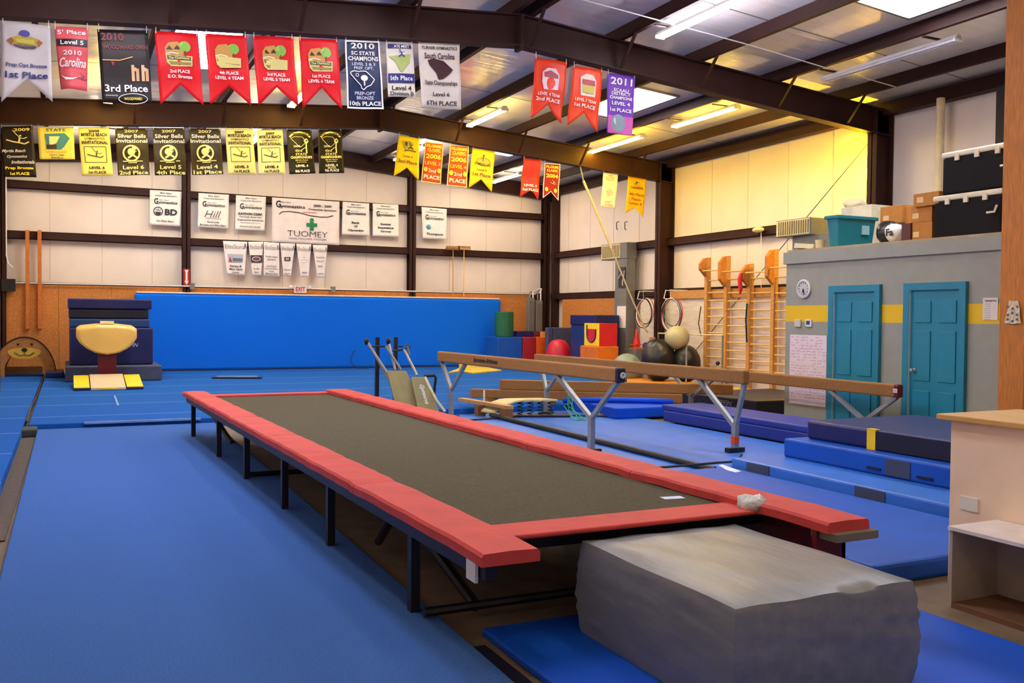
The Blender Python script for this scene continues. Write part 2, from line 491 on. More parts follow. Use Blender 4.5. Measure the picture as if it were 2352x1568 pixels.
# ------------------------------------------------------------------ banners
def gymnast(u, v, s, kind='leap'):
    """a small leaping figure as strokes (points in units of banner height) and a head"""
    if kind == 'leap':
        st = [([(-.5, -.02), (-.2, .08), (.05, .13)], .06), ([(.05, .13), (.3, .2), (.5, .1)], .06), ([(.05, .13), (.08, -.02), (.1, -.12)], .08),
              ([(.1, -.12), (-.05, -.28), (-.2, -.48)], .035), ([(.1, -.1), (.28, -.06), (.42, -.12)], .035)]
        hd = (.13, -.2, .05)
    elif kind == 'flip':
        st = [([(-.3, .25), (0, .05), (.28, .25)], .12), ([(0, .05), (.02, -.1), (-.1, -.25)], .1), ([(-.02, -.1), (-.25, -.15)], .05), ([(.05, -.1), (.25, -.22)], .05)]
        hd = (-.14, -.33, .07)
    else:
        st = [([(0, .5), (0, .1), (.02, -.1)], .09), ([(.02, -.1), (-.1, -.28), (.05, -.42)], .07), ([(.02, -.1), (.16, -.26), (.05, -.42)], .06), ([(0, .1), (-.18, .2), (-.3, .3)], .04)]
        hd = (.02, -.2, .06)
    return [('g', u, v, s, [(p, w) for p, w in st], hd)]


def build_banner(name, quad, Y, rgb, label, group, notch=0.0, deco=(), ties=True, amp=0.012, rough=0.45, wall=False, border=None, curl=0.0, thick=0.004, cat='banner'):
    TL, TR, BR, BL = [at(px, py, Y=Y) for px, py in quad]
    t = thing(name, label, cat, (TL+TR)/2, group)
    ph = random.uniform(0, 6)

    def P(u, v, off=0.0):
        a = TL.lerp(TR, u); b = BL.lerp(BR, u)
        p = a.lerp(b, v)
        d = amp*(math.sin(u*7+ph+v*2)*(.25+.75*v) + .6*math.sin(v*9+ph*2))
        d += curl*v*(2*abs(u-.5))**2
        return Vector((p.x, p.y + d - off, p.z))
    wid = ((TR-TL).length+(BR-BL).length)/2; hei = ((BL-TL).length+(BR-TR).length)/2
    # cloth
    nu, nv = 12, 14
    vm = lambda u: 1-notch*(1-abs(2*u-1))
    for_cloth = MB()
    vs, fs = [], []
    for j in range(nv+1):
        for i in range(nu+1):
            u = i/nu; vs.append(P(u, j/nv*vm(u)))
    for j in range(nv):
        for i in range(nu):
            a = j*(nu+1)+i; fs.append((a, a+1, a+nu+2, a+nu+1))
    for_cloth.faces(vs, fs)
    cl = for_cloth.build('cloth', mat('cloth_%02x%02x%02x' % rgb, rgb, rough, 0, 0.06, 4, 0.12, 6, spec=0.25), t, smooth=True)
    md = cl.modifiers.new('thickness', 'SOLIDIFY'); md.thickness = thick; md.offset = 0
    pr = {}

    def tgt(role, c):
        k = (role, c)
        if k not in pr: pr[k] = MB()
        return pr[k]
    if border:
        b = .035*wid/wid; mb = tgt('border', border); k = .008
        bu, bv = .045, .045*wid/hei
        strips = [((0, 0), (1, 0), (1, bv), (0, bv)), ((0, 0), (bu, 0), (bu, 1), (0, 1)), ((1-bu, 0), (1, 0), (1, 1), (1-bu, 1))]
        for q in strips:
            for m in range(10):
                a, c = m/10, (m+1)/10
                if q[2][0]-q[0][0] > .5: pts = [(a, 0), (c, 0), (c, bv), (a, bv)]
                else: pts = [(q[0][0], a), (q[1][0], a), (q[1][0], c), (q[0][0], c)]
                mb.faces([P(x, y*vm(x) if q[2][0]-q[0][0] <= .5 else y, .007) for x, y in pts], [(0, 1, 2, 3)])
        for m in range(12):
            a, c = m/12, (m+1)/12
            mb.faces([P(a, vm(a)-bv, .007), P(c, vm(c)-bv, .007), P(c, vm(c), .007), P(a, vm(a), .007)], [(0, 1, 2, 3)])
    lift = .015
    for d in deco:
        lift += .0006
        if d[0] == 't':
            _, s, vc, hf, wf, col = d[:6]; uc = d[6] if len(d) > 6 else .5
            shear = d[7] if len(d) > 7 else 0.0; bold = d[8] if len(d) > 8 else .022
            vs, fs, x0, x1, y0, y1 = glyphs(s, bold, shear)
            hh = hf; ww = wf if wf else hf*hei*(x1-x0)/(y1-y0)/wid
            mb = tgt('lettering', col)
            mb.faces([P(uc+((x-(x0+x1)/2)/(x1-x0))*ww, vc-((y-(y0+y1)/2)/(y1-y0))*hh, lift) for x, y in vs], fs)
        elif d[0] == 'p':
            tgt('emblem', d[2]).faces([P(u, v, lift) for u, v in d[1]], [tuple(range(len(d[1])))])
        elif d[0] == 'r':
            _, u0, v0, u1, v1, col = d
            mb = tgt('emblem', col)
            for i in range(8):
                for j in range(3):
                    ua, ub = u0+(u1-u0)*i/8, u0+(u1-u0)*(i+1)/8; va, vb = v0+(v1-v0)*j/3, v0+(v1-v0)*(j+1)/3
                    mb.faces([P(ua, va, lift), P(ub, va, lift), P(ub, vb, lift), P(ua, vb, lift)], [(0, 1, 2, 3)])
        elif d[0] == 'c':
            _, u, v, ru, col = d[:5]; sy = d[5] if len(d) > 5 else 1
            rv = ru*wid/hei*sy
            tgt('emblem', col).faces([P(u+ru*math.cos(a*PI/10), v+rv*math.sin(a*PI/10), lift) for a in range(20)], [tuple(range(20))])
        elif d[0] in 'lo':
            if d[0] == 'o':
                _, u, v, ru, w, col = d[:6]; sy = d[6] if len(d) > 6 else 1
                rv = ru*wid/hei*sy
                pts = [(u+ru*math.cos(a*PI/12), v+rv*math.sin(a*PI/12)) for a in range(25)]
            else: _, pts, w, col = d
            mb = tgt('emblem', col)
            for (ua, va), (ub, vb) in zip(pts, pts[1:]):
                dx, dy = (ub-ua)*wid, (vb-va)*hei; L = math.hypot(dx, dy) or 1
                nx, ny = -dy/L*w/2*wid, dx/L*w/2*wid
                mb.faces([P(ua+nx/wid, va+ny/hei, lift), P(ub+nx/wid, vb+ny/hei, lift), P(ub-nx/wid, vb-ny/hei, lift), P(ua-nx/wid, va-ny/hei, lift)], [(0, 1, 2, 3)])
        elif d[0] == 'G':
            _, u, v, s, kind, col = d
            for g in gymnast(u, v, s, kind):
                _, u, v, s, st, hd = g
                mb = tgt('emblem', col)
                for pts, w in st:
                    for (xa, ya), (xb, yb) in zip(pts, pts[1:]):
                        L = math.hypot(xb-xa, yb-ya) or 1
                        nx, ny = -(yb-ya)/L*w/2, (xb-xa)/L*w/2
                        mb.faces([P(u+(x)*s, v+(y)*s*wid/hei, lift) for x, y in ((xa+nx, ya+ny), (xb+nx, yb+ny), (xb-nx, yb-ny), (xa-nx, ya-ny))], [(0, 1, 2, 3)])
                mb.faces([P(u+(hd[0]+hd[2]*math.cos(a*PI/6))*s, v+(hd[1]+hd[2]*math.sin(a*PI/6))*s*wid/hei, lift) for a in range(12)], [tuple(range(12))])
    for (role, c), mb in pr.items():
        mb.build(role, flat(c), t)
    if ties:
        for u in (.03, .97):
            p = P(u, .0)
            zt = roof(p.x)-.215-.455-.012
            if wall: zt = p.z+.03
            if zt > p.z+.005: MB().tube((p.x, p.y, p.z-.03), (p.x, p.y, zt), .006, 5).build('tie', WHITE, t)
    return t


K, WH, NB, GD = (22, 20, 22), (240, 236, 228), (28, 30, 110), (250, 226, 60)
CR = (250, 236, 150)
YA, YB2 = 12.62, 19.5
GA = 'award banners hung in a row under the nearer rafter'
GB = 'award banners hung in a row under the farther rafter'
GW = 'sponsor sheets pinned along the back wall'
GE = 'tapered sponsor strips pinned in a row on the back wall'


def treehouse():
    """coloured emblem: low building and tree over a name board"""
    return [('p', [(.2, .22), (.28, .15), (.5, .13), (.62, .2), (.62, .32), (.2, .34)], (190, 140, 60)), ('p', [(.22, .25), (.3, .19), (.38, .25)], (60, 36, 24)),
            ('p', [(.4, .24), (.48, .18), (.56, .24)], (60, 36, 24)), ('c', .66, .2, .135, (126, 176, 60)), ('c', .6, .17, .06, (150, 190, 80)), ('r', .64, .26, .67, .34, (90, 60, 30)),
            ('p', [(.2, .31), (.82, .33), (.8, .47), (.3, .48), (.22, .43)], (206, 190, 110)), ('p', [(.23, .33), (.78, .345), (.77, .39), (.24, .385)], (60, 70, 36)),
            ('t', 'The Charleston', .362, .035, .48, (230, 215, 130), .5), ('p', [(.26, .41), (.78, .42), (.77, .45), (.3, .45)], (140, 120, 60)), ('l', [(.2, .31), (.35, .29), (.5, .31)], .02, WH)]


build_banner('swallowtail_banner', [(3, 47), (115, 60), (121, 235), (3, 235)], YA, (196, 190, 188), 'pale grey swallowtail banner reading Prep Opt Bronze 1st Place, first of upper row', GA, .3,
    [('c', .47, .14, .11, (66, 66, 140), .7), ('p', [(.2, .2), (.35, .17), (.6, .17), (.78, .2), (.7, .24), (.76, .28), (.2, .28), (.26, .24)], (170, 150, 60)), ('p', [(.12, .23), (.2, .2), (.26, .24), (.2, .29)], (150, 90, 50)), ('p', [(.84, .23), (.76, .2), (.7, .24), (.76, .29)], (150, 90, 50)),
     ('r', .3, .21, .66, .26, (190, 180, 60)), ('l', [(.25, .29), (.45, .32), (.7, .3)], .025, (40, 40, 60)), ('t', 'Challenge', .3, .05, .4, (70, 60, 80), .5, .3),
     ('t', 'Prep Opt Bronze', .54, .065, .82, NB, .5), ('t', '1st Place', .66, .085, .85, NB, .5)], amp=.02)
build_banner('award_banner', [(124, 60), (203, 63), (200, 207), (140, 203)], YA, (216, 88, 96), 'pinkish red tapering banner reading 5th Place Level 5 2010 in the upper row', GA, 0,
    [('t', "5' Place", .09, .075, .85, WH), ('r', .02, .2, .98, .31, K), ('t', 'Level 5', .255, .07, .72, WH), ('t', '2010', .42, .075, .6, WH), ('t', 'Carolina', .57, .15, .9, WH, .5, .35),
     ('p', [(.05, .76), (.2, .81), (.45, .82), (.75, .78), (.45, .85), (.2, .85)], WH), ('G', .82, .8, .36, 'leap', K)], amp=.02, curl=.08)
build_banner('award_banner', [(223, 67), (340, 70), (349, 238), (235, 236)], YA, (34, 24, 24), 'black banner reading 3rd Place with hands gripping a bar, in the upper row', GA, 0,
    [('t', '2010', .1, .11, .45, (120, 30, 34), .28), ('t', 'WOODWARD OPEN', .24, .06, .88, (120, 30, 34), .52), ('l', [(.06, .42), (.4, .42), (.66, .37)], .022, (220, 160, 90)), ('p', [(.22, .44), (.3, .44), (.26, .5)], (140, 40, 40)),
     ('r', .62, .48, .68, .7, (222, 178, 132)), ('r', .71, .53, .77, .7, (210, 160, 116)), ('r', .82, .48, .88, .7, (222, 178, 132)), ('r', .9, .53, .96, .7, (210, 160, 116)), ('c', .69, .54, .04, (222, 178, 132)), ('c', .89, .54, .04, (222, 178, 132)),
     ('t', '3rd Place', .8, .1, .86, WH), ('t', 'presented by', .9, .03, .25, (190, 190, 190), .2, .3), ('o', .62, .945, .29, .014, WH, .38), ('t', 'WOODWARD', .945, .04, .36, GD, .62)], amp=.012)
for q, nt, l1, l2, w2, lab in (
    ([(355, 70), (455, 77), (468, 242), (369, 240)], .28, '2nd PLACE', 'E.O. Bronze', .56, 'red swallowtail banner reading 2nd Place E.O. Bronze in the upper row'),
    ([(471, 77), (566, 82), (577, 244), (483, 241)], .28, '4th PLACE', 'LEVEL 4 TEAM', .68, 'red swallowtail banner reading 4th Place Level 4 Team in the upper row'),
    ([(580, 83), (673, 86), (685, 246), (593, 244)], .28, '3rd PLACE', 'LEVEL 5 TEAM', .66, 'red swallowtail banner reading 3rd Place Level 5 Team in the upper row'),
    ([(687, 87), (776, 91), (786, 250), (696, 248)], .3, '1st PLACE', 'LEVEL 6 TEAM', .66, 'red swallowtail banner reading 1st Place Level 6 Team beside the navy banner')):
    build_banner('swallowtail_banner', q, YA, (214, 20, 30), lab, GA, nt, treehouse()+[('t', l1, .545, .045, .46, WH), ('t', l2, .615, .045, w2, WH)], amp=.022)
build_banner('award_banner', [(792, 92), (871, 95), (881, 251), (797, 249)], YA, (26, 40, 78), 'navy banner with white edging reading 2010 SC State Champions 10th Place', GA, 0,
    [('t', '2010', .08, .085, .68, WH), ('t', 'SC STATE', .185, .055, .68, WH), ('t', 'CHAMPIONS', .265, .065, .86, WH), ('t', 'LEVEL 2 & 3', .345, .045, .66, (190, 200, 225)), ('t', 'PREP. OPT.', .405, .045, .56, (190, 200, 225)),
     ('l', [(.12, .47), (.22, .45), (.36, .46), (.42, .45), (.55, .45), (.62, .48), (.78, .57), (.68, .65), (.55, .68), (.48, .72), (.42, .7), (.4, .66), (.25, .58), (.12, .5), (.12, .47)], .025, WH),
     ('c', .5, .55, .1, WH, .8), ('r', .48, .55, .52, .66, WH), ('o', .3, .51, .04, .018, WH),
     ('t', 'PREP-OPT', .775, .05, .56, (200, 205, 225)), ('t', 'BRONZE', .84, .05, .46, (200, 205, 225)), ('t', '10th PLACE', .925, .065, .86, WH)], border=WH)
build_banner('award_banner', [(886, 95), (948, 97), (955, 223), (892, 222)], YA, (222, 216, 200), 'small white banner reading 6th Place Level 4 Division B with a green map', GA, 0,
    [('p', [(.06, .04), (.9, .05), (.94, .12), (.06, .12)], NB), ('t', 'STATE MEET', .085, .05, .7, WH), ('p', [(.08, .27), (.9, .22), (.82, .38), (.6, .5), (.5, .56), (.42, .5), (.3, .36)], (158, 172, 90)), ('G', .55, .22, .4, 'flip', (50, 60, 130)), ('r', .02, .58, .98, .745, NB), ('t', '6th Place', .66, .085, .88, WH),
     ('t', 'Level 4', .84, .085, .72, K), ('t', 'Division B', .94, .075, .86, K)])
build_banner('award_banner', [(960, 97), (1055, 101), (1059, 252), (968, 248)], YA, (214, 204, 190), 'cream banner reading South Carolina State Championships Level 6 6th Place', GA, 0,
    [('t', 'TURNER GYMNASTICS', .08, .045, .86, K), ('t', 'South Carolina', .2, .09, .74, (60, 30, 40)), ('p', [(.2, .27), (.35, .24), (.6, .27), (.82, .4), (.7, .48), (.55, .55), (.45, .56), (.4, .46), (.24, .34)], (60, 22, 30)), ('r', .3, .28, .44, .33, (160, 60, 70)), ('G', .56, .39, .42, 'flip', (224, 160, 150)),
     ('t', 'State Championships', .62, .09, .8, (50, 26, 36)), ('t', 'Level 6', .78, .06, .42, K), ('t', '6TH PLACE', .915, .07, .76, K)], amp=.016)
# right hand part of the upper row
build_banner('swallowtail_banner', [(1230, 130), (1304, 143), (1289, 284), (1220, 273)], YA, (232, 64, 30), 'orange red swallowtail banner with a pale emblem reading Level 4 Team 2nd Place', GA, .27,
    [('p', [(.25, .22), (.4, .14), (.65, .14), (.78, .24), (.76, .48), (.3, .5), (.24, .38)], (228, 204, 206)), ('p', [(.3, .22), (.5, .18), (.74, .24), (.74, .3), (.3, .3)], (170, 70, 80)), ('t', 'LEVEL 4 TEAM', .57, .05, .7, (250, 226, 210)), ('t', '2nd PLACE', .655, .06, .78, WH)], amp=.025)
build_banner('swallowtail_banner', [(1318, 150), (1385, 161), (1372, 305), (1303, 288)], YA, (236, 66, 22), 'orange swallowtail banner with a red and yellow emblem reading Level 7 Team 1st Place', GA, .27,
    [('p', [(.26, .17), (.45, .1), (.68, .11), (.8, .2), (.8, .46), (.3, .47)], (228, 214, 190)), ('r', .32, .2, .76, .28, (176, 46, 56)), ('p', [(.34, .29), (.76, .29), (.74, .42), (.36, .42)], (196, 176, 50)), ('t', 'LEVEL 7 TEAM', .54, .05, .7, (250, 226, 200)), ('t', '1st PLACE', .625, .06, .7, WH)], amp=.02)
build_banner('award_banner', [(1395, 167), (1459, 176), (1451, 312), (1393, 305)], YA, (112, 62, 172), 'purple banner reading 2011 SCAAU District Champions Level 4 1st Place with a silver ball', GA, 0,
    [('t', '2011', .12, .12, .78, WH, .5), ('t', 'SCAAU', .265, .055, .56, WH), ('t', 'DISTRICT', .325, .055, .7, WH), ('t', 'CHAMPIONS', .395, .055, .84, WH), ('t', 'LEVEL 4', .49, .06, .68, WH), ('t', '1st PLACE', .6, .06, .82, WH), ('r', .02, .7, .98, .995, (196, 84, 160)), ('c', .42, .82, .28, (128, 148, 150)), ('c', .36, .78, .12, (200, 210, 210))], amp=.008)
# lower row, under the farther rafter
build_banner('award_banner', [(1, 291), (75, 289), (84, 407), (8, 406)], YB2, (40, 32, 20), 'black banner reading 2009 Myrtle Beach Gymnastics Invitationals Prep Bronze, first of the lower row', GB, 0,
    [('t', '2009', .07, .06, .5, CR, .65), ('G', .5, .27, .7, 'leap', CR), ('t', 'Myrtle Beach', .49, .075, .72, WH, .36, .3), ('t', 'Gymnastics', .6, .07, .62, WH, .45, .3), ('t', 'Invitationals', .705, .07, .72, WH, .62, .3), ('t', 'Prep Bronze', .83, .07, .86, GD, .5, 0, .05), ('t', '1st PLACE', .935, .06, .58, GD, .5, 0, .05)])
build_banner('award_banner', [(86, 291), (169, 291), (172, 366), (91, 366)], YB2, (248, 224, 100), 'short square yellow banner with a blue state emblem in the lower row', GB, 0,
    [('t', 'STATE', .1, .1, .55, (70, 110, 110)), ('p', [(.18, .22), (.74, .2), (.88, .36), (.72, .6), (.62, .7), (.22, .68)], (60, 130, 140)), ('p', [(.3, .3), (.6, .3), (.5, .5), (.3, .6)], CR), ('r', .22, .55, .5, .68, (60, 46, 36)), ('t', 'LOWCOUNTRY', .77, .06, .58, (190, 150, 60)), ('t', 'Level 6 Team', .86, .06, .4, K), ('t', '3rd Place', .945, .06, .34, K)])


def myrtle(year, lev):
    return [('t', year, .08, .055, .36, K, .5, 0, .05), ('t', 'MYRTLE BEACH', .155, .07, .84, K, .5, 0, .04), ('t', 'GYMNASTICS', .235, .045, .66, K), ('t', 'INVITATIONAL', .315, .07, .84, K, .5, 0, .04),
            ('l', [(.14, .4), (.84, .4), (.84, .72), (.14, .72), (.14, .4)], .02, K), ('G', .48, .56, .52, 'leap', K), ('t', 'LEVEL '+lev, .83, .055, .5, K, .5, 0, .05), ('t', '1st PLACE', .925, .055, .56, K, .5, 0, .04)]


build_banner('award_banner', [(179, 292), (250, 292), (260, 404), (189, 404)], YB2, (250, 232, 120), 'cream yellow banner reading 2008 Myrtle Beach Invitational Level 6', GB, 0, myrtle('2008', '6'))


def silver(year, lev, pl):
    return [('t', year, .06, .06, .44, CR), ('t', 'Silver Bells', .165, .085, .88, WH), ('t', 'Invitational', .27, .085, .96, WH), ('o', .46, .53, .25, .055, CR), ('c', .46, .5, .12, CR), ('G', .5, .55, .5, 'flip', CR), ('c', .56, .42, .07, CR),
            ('l', [(.18, .7), (.8, .7)], .03, CR), ('l', [(.35, .73), (.62, .73)], .03, CR), ('t', 'Level '+lev, .83, .085, .66, CR), ('t', pl, .945, .085, .9, CR)]


build_banner('award_banner', [(264, 294), (338, 295), (344, 402), (271, 403)], YB2, (62, 52, 22), 'dark olive banner reading Silver Bells Invitational Level 6 2nd Place', GB, 0, silver('2007', '6', '2nd Place'), amp=.025)
build_banner('award_banner', [(350, 295), (423, 295), (430, 402), (356, 402)], YB2, (62, 52, 22), 'dark olive banner reading Silver Bells Invitational Level 5 4th Place', GB, 0, silver('2007', '5', '4th Place'), amp=.025)
build_banner('award_banner', [(434, 295), (506, 296), (513, 400), (441, 402)], YB2, (62, 52, 22), 'dark olive banner reading Silver Bells Invitational Level 4 1st Place', GB, 0, silver('2007', '4', '1st Place'), amp=.025)
build_banner('award_banner', [(517, 295), (580, 295), (588, 401), (524, 401)], YB2, (250, 236, 150), 'cream banner reading 2007 Myrtle Beach Invitational Level 5', GB, 0, myrtle('2007', '5'))
build_banner('award_banner', [(590, 299), (649, 298), (656, 400), (594, 401)], YB2, (250, 240, 170), 'cream banner reading 2007 Myrtle Beach Invitational Level 4', GB, 0, myrtle('2007', '4'))


def statech(lev, extra, pl):
    d = [('l', [(.1, .17), (.25, .09), (.5, .06), (.75, .09), (.92, .17)], .07, CR), ('t', 'GYMNASTICS', .11, .075, .84, (60, 54, 30), .5, 0, .04), ('l', [(.14, .2), (.3, .16), (.6, .17), (.75, .28), (.5, .4), (.4, .36), (.14, .2)], .018, CR), ('G', .72, .36, .62, 'stand', CR),
         ('t', '2008', .38, .045, .26, WH, .35), ('t', '43rd', .48, .06, .26, CR, .4), ('t', 'STATE', .56, .055, .44, CR), ('t', 'CHAMPIONSHIPS', .63, .06, .84, CR, .5, 0, .05), ('t', 'Myrtle Beach', .695, .035, .5, CR, .5, .3), ('t', 'South Carolina', .735, .025, .4, CR),
         ('t', 'LEVEL '+lev, .82, .055, .48, WH, .5, 0, .05), ('t', pl, .94, .06, .56, WH, .5, 0, .05)]
    if extra: d.append(('t', extra, .88, .045, .32, CR))
    return d


build_banner('award_banner', [(658, 297), (715, 298), (725, 398), (665, 400)], YB2, (40, 38, 20), 'black Gymnastics State Championships banner reading Level 4 8th Place', GB, 0, statech('4', '', '8th PLACE'))
build_banner('award_banner', [(730, 298), (784, 298), (791, 397), (733, 398)], YB2, (40, 38, 20), 'black Gymnastics State Championships banner reading Level 4 7th Place, last before the ridge', GB, 0, statech('4', 'BRONZE', '7th PLACE'))
DR = (150, 70, 20)
build_banner('swallowtail_banner', [(916, 310), (964, 318), (961, 415), (904, 405)], YB2, (250, 226, 20), 'bright yellow swallowtail pennant reading Level 4 2nd Place, lower row', GB, .26,
    [('p', [(.2, .12), (.5, .1), (.72, .14), (.5, .34), (.34, .3)], (200, 180, 40)), ('p', [(.3, .14), (.45, .14), (.42, .25), (.32, .22)], (20, 96, 60)), ('G', .6, .23, .4, 'flip', K), ('l', [(.3, .36), (.5, .32), (.85, .33)], .03, K), ('t', 'Level 4', .47, .05, .42, DR), ('t', '2nd Place', .6, .08, .82, DR)])
for q, lev in (([(977, 325), (1019, 330), (1012, 423), (967, 417)], '5'), ([(1034, 332), (1077, 336), (1072, 431), (1026, 426)], '4')):
    build_banner('award_banner', q, YB2, (222, 88, 24), 'orange banner with pale edging reading Pilgrims Classic 2006 Level %s 2nd Place' % lev, GB, 0,
        [('t', 'PILGRIMS', .09, .075, .84, GD, .5, 0, .04), ('t', 'CLASSIC', .185, .07, .7, GD, .5, 0, .04), ('l', [(.12, .235), (.88, .235)], .015, GD), ('t', '2006', .35, .12, .8, GD, .5, 0, .04), ('t', 'LEVEL '+lev, .52, .08, .82, GD), ('c', .16, .68, .1, GD, 1.2), ('c', .86, .68, .1, GD, 1.2),
         ('t', '2nd', .7, .09, .42, WH), ('t', 'PLACE', .86, .1, .82, WH, .5, 0, .04)], border=(250, 236, 170))
build_banner('swallowtail_banner', [(1085, 340), (1137, 347), (1129, 442), (1076, 432)], YB2, (250, 224, 24), 'bright yellow swallowtail pennant reading 1st Place, lower row', GB, .27,
    [('c', .52, .3, .3, (210, 190, 60), .5), ('o', .52, .3, .3, .02, (120, 90, 30), .5), ('G', .5, .2, .3, 'stand', K), ('t', 'GYMNASTICS', .36, .055, .7, K), ('t', 'Level 5', .5, .05, .42, DR), ('t', '1st Place', .62, .08, .78, DR)])
build_banner('swallowtail_banner', [(1202, 363), (1242, 367), (1237, 460), (1194, 454)], YB2, (206, 52, 44), 'crumpled red swallowtail pennant reading Level 4 2nd Place', GB, .22,
    [('t', 'LEVEL 4', .66, .06, .66, WH, .5, 0, .05), ('t', '2nd PLACE', .77, .07, .86, WH, .5, 0, .05)], amp=.035)
build_banner('swallowtail_banner', [(1251, 374), (1287, 377), (1282, 461), (1246, 455)], YB2, (160, 24, 26), 'dark red swallowtail pennant with white edging reading Pilgrims Classic 2004', GB, .22,
    [('t', 'PILGRIMS', .1, .075, .8, GD), ('t', 'CLASSIC', .2, .07, .7, GD), ('t', '2004', .35, .11, .76, GD, .5, 0, .04), ('G', .6, .53, .36, 'leap', WH), ('c', .2, .73, .1, GD, 1.2), ('c', .78, .74, .1, GD, 1.2)], border=WH)
build_banner('award_banner', [(1386, 396), (1420, 398), (1413, 479), (1379, 475)], YB2, (240, 234, 220), 'plain white banner with small grey print beside the yellow pennant near the column', GB, 0,
    [('t', '2004', .08, .035, .3, (170, 130, 120)), ('t', 'Beach Bash', .14, .04, .62, (170, 130, 120)), ('t', 'Invitational', .2, .035, .56, (170, 130, 120)), ('c', .5, .55, .2, (226, 206, 200)), ('G', .5, .54, .45, 'leap', (190, 150, 150)), ('t', 'Level 5', .83, .05, .4, (150, 110, 110)), ('t', '3rd Place', .91, .05, .5, (150, 110, 110))])
build_banner('swallowtail_banner', [(1443, 404), (1485, 408), (1477, 499), (1436, 490)], YB2, (244, 190, 24), 'amber swallowtail pennant reading 4th Place Team Level 4 beside the tall column', GB, .2,
    [('c', .52, .2, .24, (196, 160, 40), .5), ('c', .5, .17, .12, (60, 120, 50), .7), ('t', 'CHALLENGE', .29, .05, .66, K), ('t', '4th Place', .46, .07, .8, DR, .5, .2), ('t', 'Team', .58, .07, .5, DR, .5, .2), ('t', 'Level 4', .69, .07, .66, DR, .5, .2)])

# sponsor sheets on the back wall
YW = 25.815


def club(bold=True):
    return [('t', 'Elite Stars', .07, .04, .36, K), ('t', 'Corporate Sponsors', .15, .045, .68, K), ('t', 'G', .31, .17, .13, K, .2, 0, .03), ('t', 'Elite Stars', .27, .03, .3, (120, 120, 120), .45), ('t', 'ymnastics', .35, .1, .6, K, .57)]


def sponsor(q, extra, lab):
    build_banner('sponsor_sheet', q, YW, (246, 242, 232), lab, GW, 0, club()+extra, ties=False, amp=.006, cat='poster')


sponsor([(344, 436), (418, 440), (414, 520), (343, 516)], [('o', .27, .6, .14, .03, K), ('p', [(.16, .62), (.38, .62), (.32, .7), (.22, .7)], K), ('l', [(.2, .55), (.26, .59)], .02, K), ('l', [(.35, .55), (.29, .59)], .02, K), ('l', [(.27, .52), (.27, .58)], .02, K), ('t', 'BD', .61, .18, .4, K, .68, 0, .04), ('t', 'Go Elite Stars', .87, .055, .56, K)],
        'white sponsor sheet with a round sun emblem and BD in large letters')
sponsor([(456, 443), (526, 447), (524, 525), (454, 521)], [('t', 'Hill', .6, .2, .55, (90, 90, 96), .48, .35, -.005), ('t', 'PRINTING', .73, .035, .5, (150, 150, 150)), ('t', 'Good Luck', .83, .05, .4, K), ('t', 'Brooke and Elite Stars', .92, .05, .86, K)],
        'white sponsor sheet with the word Hill in curly script')
sponsor([(542, 448), (611, 452), (608, 530), (540, 527)], [('t', 'KAYDON CORP.', .53, .075, .82, K, .5, 0, .04), ('t', 'Turning ideas into', .62, .05, .76, K), ('t', 'Engineered Solutions', .71, .055, .86, K), ('t', 'www.kaydon.com', .79, .03, .7, K), ('t', 'Good Luck Lacey!', .9, .055, .7, K)],
        'white sponsor sheet with several lines of bold print headed Kaydon Corp')
build_banner('sponsor_sheet', [(625, 453), (780, 463), (779, 563), (625, 556)], YW, (244, 232, 226), 'large wide white sponsor sheet with a green cross figure, centre of the back wall', GW, 0,
    [('t', 'G', .14, .16, .075, K, .09, 0, .03), ('t', 'Elite Stars', .09, .03, .14, (120, 120, 120), .2), ('t', 'ymnastics', .19, .09, .36, K, .3), ('t', '2008 - 2009', .13, .06, .27, K, .74), ('t', 'Corporate Sponsors', .22, .06, .42, K, .74), ('t', '*****', .3, .05, .22, (200, 50, 50), .55),
     ('l', [(.1, .37), (.14, .31), (.25, .29), (.4, .31), (.55, .36), (.7, .38), (.82, .37), (.9, .33)], .012, K), ('c', .58, .46, .03, (20, 130, 80)), ('r', .5, .53, .66, .61, (20, 130, 80)), ('r', .55, .5, .61, .7, (20, 130, 80)), ('t', 'TUOMEY', .78, .13, .6, (50, 50, 66), .52, 0, -.01), ('t', 'HEALTHCARE SYSTEM', .89, .04, .56, (150, 146, 150), .52)],
    ties=False, amp=.01, cat='poster')
sponsor([(787, 463), (848, 467), (848, 541), (785, 539)], [('t', 'Bank', .62, .065, .3, K, .5, 0, .04), ('t', 'Of', .73, .06, .13, K, .5, 0, .04), ('t', 'Clarendon', .85, .065, .58, K, .5, 0, .04)], 'white sponsor sheet reading Bank Of Clarendon')
sponsor([(856, 467), (915, 470), (916, 544), (856, 542)], [('t', 'Sumter', .62, .065, .42, K, .5, 0, .04), ('t', 'Insurance', .73, .065, .6, K, .5, 0, .04), ('t', 'Group', .85, .065, .4, K, .5, 0, .04)], 'white sponsor sheet reading Sumter Insurance Group')
sponsor([(968, 475), (1026, 480), (1025, 550), (971, 548)], [('c', .25, .62, .09, (40, 120, 170)), ('l', [(.14, .6), (.25, .57), (.36, .66)], .04, (120, 180, 210)), ('t', 'Thompson', .85, .1, .7, (40, 40, 70), .5, 0, .03)], 'white sponsor sheet with a small blue swirl, alone past the second wall column')
YE = 25.82
GY = (110, 110, 116)
